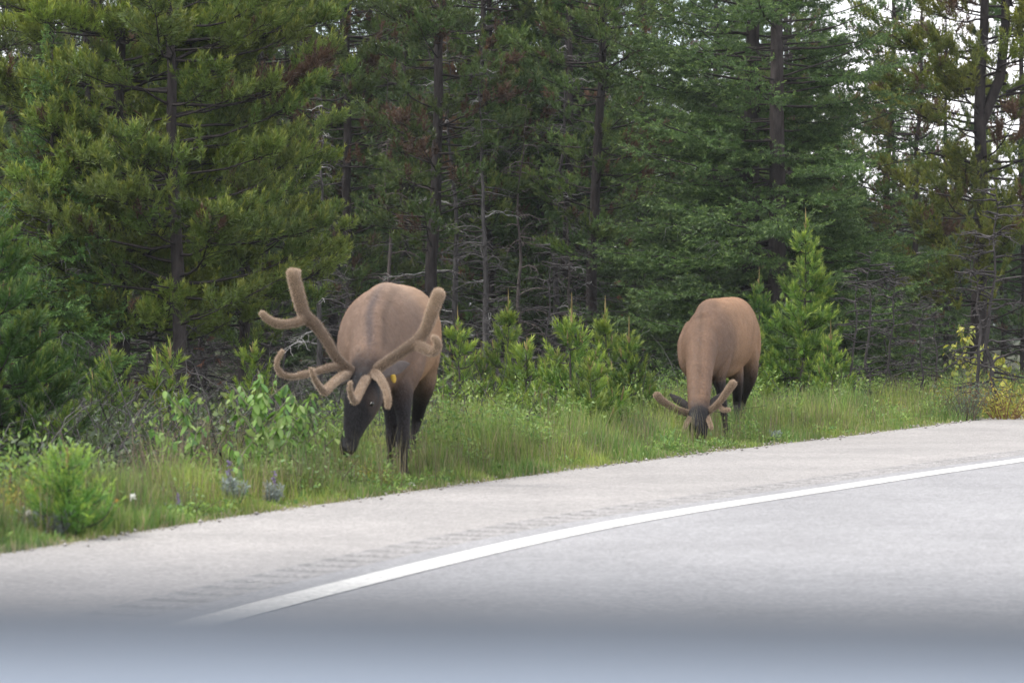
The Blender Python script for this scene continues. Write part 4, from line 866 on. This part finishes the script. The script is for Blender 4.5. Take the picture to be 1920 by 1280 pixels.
def rec1(p, C):
    C = C.copy(); px = p[:, 0] / p[:, 1] * FPX + 960; z = p[:, 2]; Y = p[:, 1]
    ax = np.interp(Y, [21.4, 21.9, 22.6, 23.4, 23.8], [693, 706, 732, 758, 768])          # spine line
    top = np.clip((z - np.interp(Y, [21.2, 21.6, 22, 23.8], [.95, 1.1, 1.3, 1.32])) / .12, 0, 1)
    st = np.exp(-((px - ax) / 9.) ** 2) * top * np.clip((22.7 - Y) / .5, 0, 1)
    C = C * (1 - .7 * st[:, None]) + np.array((.045, .038, .042)) * (.7 * st[:, None])
    s2 = np.exp(-((px - ax - 27) / 7.) ** 2) * top * np.clip((22.6 - Y) / .4, 0, 1) * (z > 1.0); C = C * (1 - .35 * s2[:, None])
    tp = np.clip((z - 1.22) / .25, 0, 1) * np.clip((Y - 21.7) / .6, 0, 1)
    C = C * (1 - .6 * tp[:, None]) + np.array((.36, .26, .19)) * (.6 * tp[:, None])  # paler back: sky brightness from above painted into the coat
    w = np.clip((px - ax) / -60., 0, 1) * np.clip((Y - 21.8) / .4, 0, 1) * (z > .75)
    C = C * (1 - .5 * w[:, None]) + np.array(ORG) * (.5 * w[:, None])
    return C
me = fuse('elk_body', [torso, hump, shL, shR, hip1, neck, head, jaw, brow1, brow2, nose, lA, lB, lC, lD], O1, .014, 10, M_FUR, rec1); obj('body', me, e1); hair('coat', me, O1, 70000, .026, .0035, .2, e1, 1.3, (.008, .006, .005), 1)
# antlers in velvet
aL = [tine([(668, 702, 20.9), (650, 688, 20.85), (630, 668, 20.8), (612, 638, 20.8), (592, 610, 20.8), (570, 590, 20.8)], .040, .056, 0, VEL),
      tine([(572, 596, 20.8), (564, 570, 20.8), (556, 540, 20.78), (549, 512, 20.75)], .055, .052, 0),
      tine([(552, 525, 20.77), (543, 508, 20.74)], .042, .03, 0), tine([(554, 525, 20.77), (560, 509, 20.8)], .042, .026, 0),
      tine([(575, 596, 20.8), (550, 606, 20.72), (522, 607, 20.66), (502, 598, 20.62), (491, 587, 20.6)], .045, .030, 0),
      tine([(646, 690, 20.85), (622, 688, 20.75), (597, 695, 20.65), (570, 702, 20.55), (545, 706, 20.48), (527, 700, 20.44), (519, 684, 20.42), (523, 668, 20.42), (530, 658, 20.42)], .034, .022, 0),
      tine([(655, 700, 20.86), (640, 706, 20.7), (625, 718, 20.5), (608, 735, 20.34)], .040, .036, 0), tine([(608, 735, 20.34), (597, 722, 20.24), (588, 706, 20.18), (582, 690, 20.16)], .030, .018, 0)]
aR = [tine([(690, 702, 20.9), (708, 690, 20.86), (735, 672, 20.82), (760, 655, 20.8), (782, 640, 20.8)], .038, .054, 0, VEL),
      tine([(780, 643, 20.8), (796, 622, 20.8), (808, 592, 20.78), (817, 565, 20.77), (823, 550, 20.76)], .052, .056, 0),
      tine([(778, 642, 20.8), (795, 653, 20.72), (810, 660, 20.66), (820, 652, 20.6), (820, 640, 20.58), (812, 632, 20.56)], .050, .026, 0),
      tine([(692, 704, 20.88), (682, 718, 20.66), (672, 738, 20.48), (665, 752, 20.38)], .038, .034, 0), tine([(665, 752, 20.38), (659, 742, 20.28), (656, 728, 20.22), (657, 716, 20.2)], .028, .02, 0),
      tine([(698, 700, 20.88), (710, 706, 20.68), (721, 724, 20.52), (727, 745, 20.44), (727, 762, 20.42)], .040, .028, 0)]
for i_, (nm_, aa) in enumerate((('left_antler', aL), ('right_antler', aR))):
    me = fuse(nm_, aa, O1, .010, 4, M_VELVET); ao = obj('antler', me, e1); hair('velvet', me, O1, 16000, .012, .003, .85, ao, 1.6, (.27, .20, .135), 5 + i_)
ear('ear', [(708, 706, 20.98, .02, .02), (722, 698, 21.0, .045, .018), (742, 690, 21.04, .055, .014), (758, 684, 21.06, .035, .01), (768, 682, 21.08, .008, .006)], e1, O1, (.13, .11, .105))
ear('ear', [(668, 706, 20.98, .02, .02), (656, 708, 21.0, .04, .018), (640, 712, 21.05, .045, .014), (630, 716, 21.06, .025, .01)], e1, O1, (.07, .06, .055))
eyeball(697, 757, 20.70, .019, e1, O1); eyeball(659, 755, 20.68, .017, e1, O1)
V, F, K = ring_loft([(737, 704, 20.98, .018, .006, (1, 1, 1)), (738, 711, 20.98, .02, .006, (1, 1, 1)), (739, 716, 20.98, .012, .006, (1, 1, 1))], (1, 0, 0), 8, 2)
obj('ear_tag', make_mesh('ear_tag', V - O1, F, None, M_TAG, True), e1)

# second bull ---------------------------------------------------------
O2 = np.array([gx(1350, 29.6), 29.6, 0.0]); SIDE2 = (1, .28, 0)
TN2 = (.26, .155, .088); NK2 = (.16, .098, .064)
e2 = empty('elk', O2, 'smaller reddish elk grazing with its muzzle in the grass, short plain velvet antlers', 'elk', 'elk grazing beside the road')
torso = ring_loft([(1388, 640, 30.85, .07, .09, TANP), (1387, 627, 30.7, .18, .24, TN2), (1381, 624, 30.35, .235, .365, TN2), (1364, 628, 29.95, .26, .395, TN2), (1343, 634, 29.5, .265, .40, TN2), (1325, 645, 29.1, .25, .355, NK2), (1315, 660, 28.8, .19, .27, NK2), (1311, 672, 28.6, .10, .14, NK2)], SIDE2, 28)
hump = ring_loft([(1342, 577, 29.6, .10, .10, TN2), (1328, 583, 29.25, .11, .11, NK2), (1318, 604, 28.95, .11, .12, NK2)], SIDE2)
neck = ring_loft([(1320, 622, 29.05, .17, .22, NK2), (1315, 660, 28.65, .155, .2, NK2), (1312, 700, 28.3, .128, .165, NK2), (1311, 740, 28.02, .112, .14, NK2), (1310, 768, 27.88, .098, .11, NK2)], SIDE2)
head = ring_loft([(1310, 764, 27.9, .09, .1, CHEEK), (1310, 782, 27.78, .105, .115, DHEAD), (1310, 798, 27.72, .098, .11, DHEAD), (1311, 813, 27.7, .075, .09, DHEAD), (1311, 827, 27.7, .06, .07, DARK), (1312, 836, 27.72, .05, .055, DARK)], SIDE2)
lA = ring_loft([(1338, 680, 29.15, .11, .15, NK2), (1347, 708, 29.15, .075, .09, LEGB), (1352, 732, 29.1, .052, .058, LEG), (1356, 758, 29.05, .042, .046, LEG), (1358, 772, 29.03, .042, .046, LEG), (1359, 786, 29.03, .029, .032, LEG), (1361, 808, 29.03, .027, .03, LEG), (1361, 817, 29., .035, .038, LEG), (1361, 824, 28.97, .04, .045, DARK), (1361, 828, 28.95, .042, .05, DARK)], SIDE2)
lB = ring_loft([(1312, 680, 29.05, .11, .15, NK2), (1312, 708, 29.0, .075, .09, LEGB), (1314, 732, 28.95, .052, .058, LEG), (1316, 758, 28.9, .042, .046, LEG), (1318, 786, 28.85, .029, .032, LEG), (1320, 812, 28.8, .032, .035, LEG), (1320, 822, 28.78, .038, .042, DARK), (1320, 829, 28.75, .04, .05, DARK)], SIDE2)
lC = ring_loft([(1396, 645, 30.35, .115, .22, TN2), (1402, 678, 30.4, .105, .18, TNL), (1405, 702, 30.45, .08, .12, LEGB), (1400, 728, 30.55, .052, .065, LEG), (1392, 752, 30.68, .042, .052, LEG), (1392, 772, 30.6, .029, .034, LEG), (1394, 795, 30.5, .027, .03, LEG), (1395, 806, 30.46, .035, .04, LEG), (1395, 815, 30.4, .04, .05, DARK)], SIDE2)
lD = ring_loft([(1368, 650, 30.1, .115, .22, TN2), (1374, 685, 30.1, .105, .16, TN2), (1380, 708, 30.1, .075, .11, LEGB), (1382, 732, 30.2, .055, .065, LEG), (1382, 755, 30.3, .045, .055, LEG), (1382, 775, 30.22, .03, .036, LEG), (1383, 796, 30.12, .028, .03, LEG), (1383, 808, 30.08, .036, .04, LEG), (1383, 817, 30.0, .04, .05, DARK)], SIDE2)
belly = ring_loft([(1372, 668, 30.2, .16, .16, TN2), (1355, 676, 29.8, .19, .18, TN2), (1338, 680, 29.4, .18, .16, NK2)], SIDE2)
shR = ring_loft([(1338, 600, 29.4, .07, .07, NK2), (1350, 640, 29.25, .10, .10, NK2), (1350, 675, 29.15, .11, .12, NK2), (1346, 702, 29.12, .08, .09, NK2)], SIDE2)
shL = ring_loft([(1296, 612, 29.3, .07, .07, NK2), (1287, 645, 29.1, .09, .09, NK2), (1292, 680, 29.0, .10, .10, NK2), (1305, 705, 29.0, .08, .08, NK2)], SIDE2)
hip = ring_loft([(1398, 590, 30.4, .07, .07, TN2), (1408, 615, 30.4, .09, .10, TN2), (1410, 655, 30.4, .09, .12, TN2), (1406, 690, 30.42, .07, .09, TNL)], SIDE2)
def rec2(p, C):
    px = p[:, 0] / p[:, 1] * FPX + 960; z = p[:, 2]; Y = p[:, 1]; ax = np.interp(Y, [27.9, 28.6, 29.1, 29.6, 30.5], [1310, 1313, 1316, 1330, 1368])
    st = np.exp(-((px - ax) / 7.) ** 2) * np.clip((29.5 - Y) / .4, 0, 1) * (z > .5); C = C * (1 - .3 * st[:, None])
    tp = np.clip((z - 1.2) / .22, 0, 1) * np.clip((Y - 29.0) / .6, 0, 1); return C * (1 - .5 * tp[:, None]) + np.array((.34, .20, .12)) * (.5 * tp[:, None])  # top of the coat lightened to paint in light from above
me = fuse('second_elk_body', [torso, hump, shL, shR, hip, neck, head, belly, lA, lB, lC, lD], O2, .015, 9, M_FUR, rec2); obj('body', me, e2); hair('coat', me, O2, 50000, .026, .004, .2, e2, 1.25, (.005, .004, .003), 2)
aL = [tine([(1300, 776, 27.85), (1282, 772, 27.8), (1262, 764, 27.75), (1243, 752, 27.72), (1231, 740, 27.7)], .034, .044, 0), tine([(1298, 780, 27.8), (1290, 790, 27.62), (1283, 803, 27.5), (1278, 812, 27.45)], .028, .018, 0)]
aR = [tine([(1322, 775, 27.85), (1336, 766, 27.8), (1352, 750, 27.75), (1364, 733, 27.72), (1375, 718, 27.7)], .034, .044, 0), tine([(1324, 778, 27.8), (1330, 790, 27.62), (1334, 802, 27.52)], .030, .022, 0), tine([(1345, 758, 27.8), (1356, 768, 27.72), (1367, 768, 27.68)], .030, .022, 0)]
for i_, aa in enumerate((aL, aR)):
    me = fuse('elk_antler', aa, O2, .010, 4, M_VELVET); ao = obj('antler', me, e2); hair('velvet', me, O2, 7000, .012, .004, .85, ao, 1.5, (.18, .13, .09), 8 + i_)
ear('ear', [(1298, 768, 27.95, .02, .02), (1284, 758, 27.98, .04, .016), (1268, 748, 28.0, .04, .012), (1256, 738, 28.0, .01, .006)], e2, O2, (.04, .035, .035))
ear('ear', [(1323, 766, 27.95, .02, .02), (1336, 754, 27.98, .04, .016), (1350, 744, 28.0, .036, .012), (1360, 738, 28.0, .01, .006)], e2, O2, (.04, .035, .035))
eyeball(1293, 793, 27.68, .017, e2, O2); eyeball(1327, 793, 27.68, .017, e2, O2)

# ------------------------------------------------------------------ car front: the blurred band along the bottom
M_CARP = plain_mat('pale_blue_grey_car_paint', (.125, .155, .20), .5, .25); M_EDGE = plain_mat('dark_strip_colour', (.075, .085, .10), .5); M_BLK = plain_mat('black_trim', (.03, .035, .04), .5); M_GLS = plain_mat('lamp_glass', (.6, .62, .65), .1, .6); M_RUB = plain_mat('tyre_rubber', (.02, .02, .02), .8)
car = empty('car', (0, .55, .0), 'pale blue-grey car bonnet blurred along the bottom edge of the photograph', 'car')
def profile_mesh(name, prof, hw, mat, parent, crown=.012, nx=16, taper=.06):
    V = []; 
    for i in range(nx + 1):
        u = -1 + 2 * i / nx
        for (y, z) in prof: V.append((u * hw * (1 - taper * max(0, y)), y - .05 * u * u, z - crown * u * u))
    m = len(prof); F = [(i * m + j, (i + 1) * m + j, (i + 1) * m + (j + 1) % m, i * m + (j + 1) % m) for i in range(nx) for j in range(m)]
    bm_ = bpy.data.meshes.new(name); bm_.from_pydata(V, [], F + [tuple(range(m)), tuple(nx * m + j for j in reversed(range(m)))]); bm_.materials.append(mat); bm_.update(); return obj(name, bm_, parent)
ZH = 1.112; car.rotation_euler = (0, math.radians(1.1), 0); car.location.x = .02
profile_mesh('bonnet', [(-.45, ZH - .07), (-.2, ZH - .022), (0, ZH - .006), (.15, ZH), (.26, ZH - .006), (.27, ZH - .03), (-.45, ZH - .10)], .76, M_CARP, car)
profile_mesh('bonnet_dark_strip', [(.272, ZH - .022), (.275, ZH + .004), (.285, ZH + .010), (.30, ZH + .004), (.30, ZH - .05), (.272, ZH - .05)], .76, M_EDGE, car)  # added strip, coloured dark for the dim reflection along the bonnet's front edge
profile_mesh('front_body', [(-.45, ZH - .11), (.27, ZH - .055), (.33, ZH - .12), (.36, .75), (.40, .60), (.40, .35), (.3, .25), (-.45, .25)], .88, M_CARP, car)
profile_mesh('grille', [(.335, .92), (.375, .90), (.392, .72), (.352, .70)], .42, M_BLK, car)
for sx in (-1, 1):
    g_ = Geo(); g_.tube([(sx * .62, .30, .83), (sx * .62, .365, .83)], [.10, .085], (1, 1, 1), 16); 
    me = make_mesh('headlight', np.concatenate(g_.V), np.concatenate(g_.F), None, M_GLS, True); obj('headlight', me, car)
    g_ = Geo(); g_.tube([(sx * .93, -.05, .34), (sx * .72, -.05, .34)], [.34, .34], (1, 1, 1), 28); g_.tube([(sx * .93, -.05, .34), (sx * .932, -.05, .34)], [.34, .02], (1, 1, 1), 28)
    obj('wheel', make_mesh('wheel', np.concatenate(g_.V), np.concatenate(g_.F), None, M_RUB, False), car)
hz = bpy.data.materials.new('glare_veil'); hz.use_nodes = True; n_ = hz.node_tree; n_.nodes.clear(); o_ = n_.nodes.new('ShaderNodeOutputMaterial'); v_ = n_.nodes.new('ShaderNodeVolumePrincipled')
v_.inputs['Color'].default_value = (.82, .9, 1, 1); v_.inputs['Density'].default_value = .0003; v_.inputs['Anisotropy'].default_value = .2; n_.links.new(v_.outputs[0], o_.inputs['Volume'])  # added volume imitating glare on the window glass, lifts the darks
Vh = [(x, y, z) for x in (-1520, 1520) for y in (-320, 2520) for z in (-1.3, 16)]
mh = bpy.data.meshes.new('glare_haze'); mh.from_pydata(Vh, [], [(0, 1, 3, 2), (4, 6, 7, 5), (0, 4, 5, 1), (2, 3, 7, 6), (0, 2, 6, 4), (1, 5, 7, 3)]); mh.materials.append(hz)
tag(obj('glare_haze', mh), 'added bluish veil imitating window glare between the camera and the forest', 'glare_haze', None, 'stuff')
tot = sum(len(m.polygons) for m in bpy.data.meshes); print('unique faces', tot)
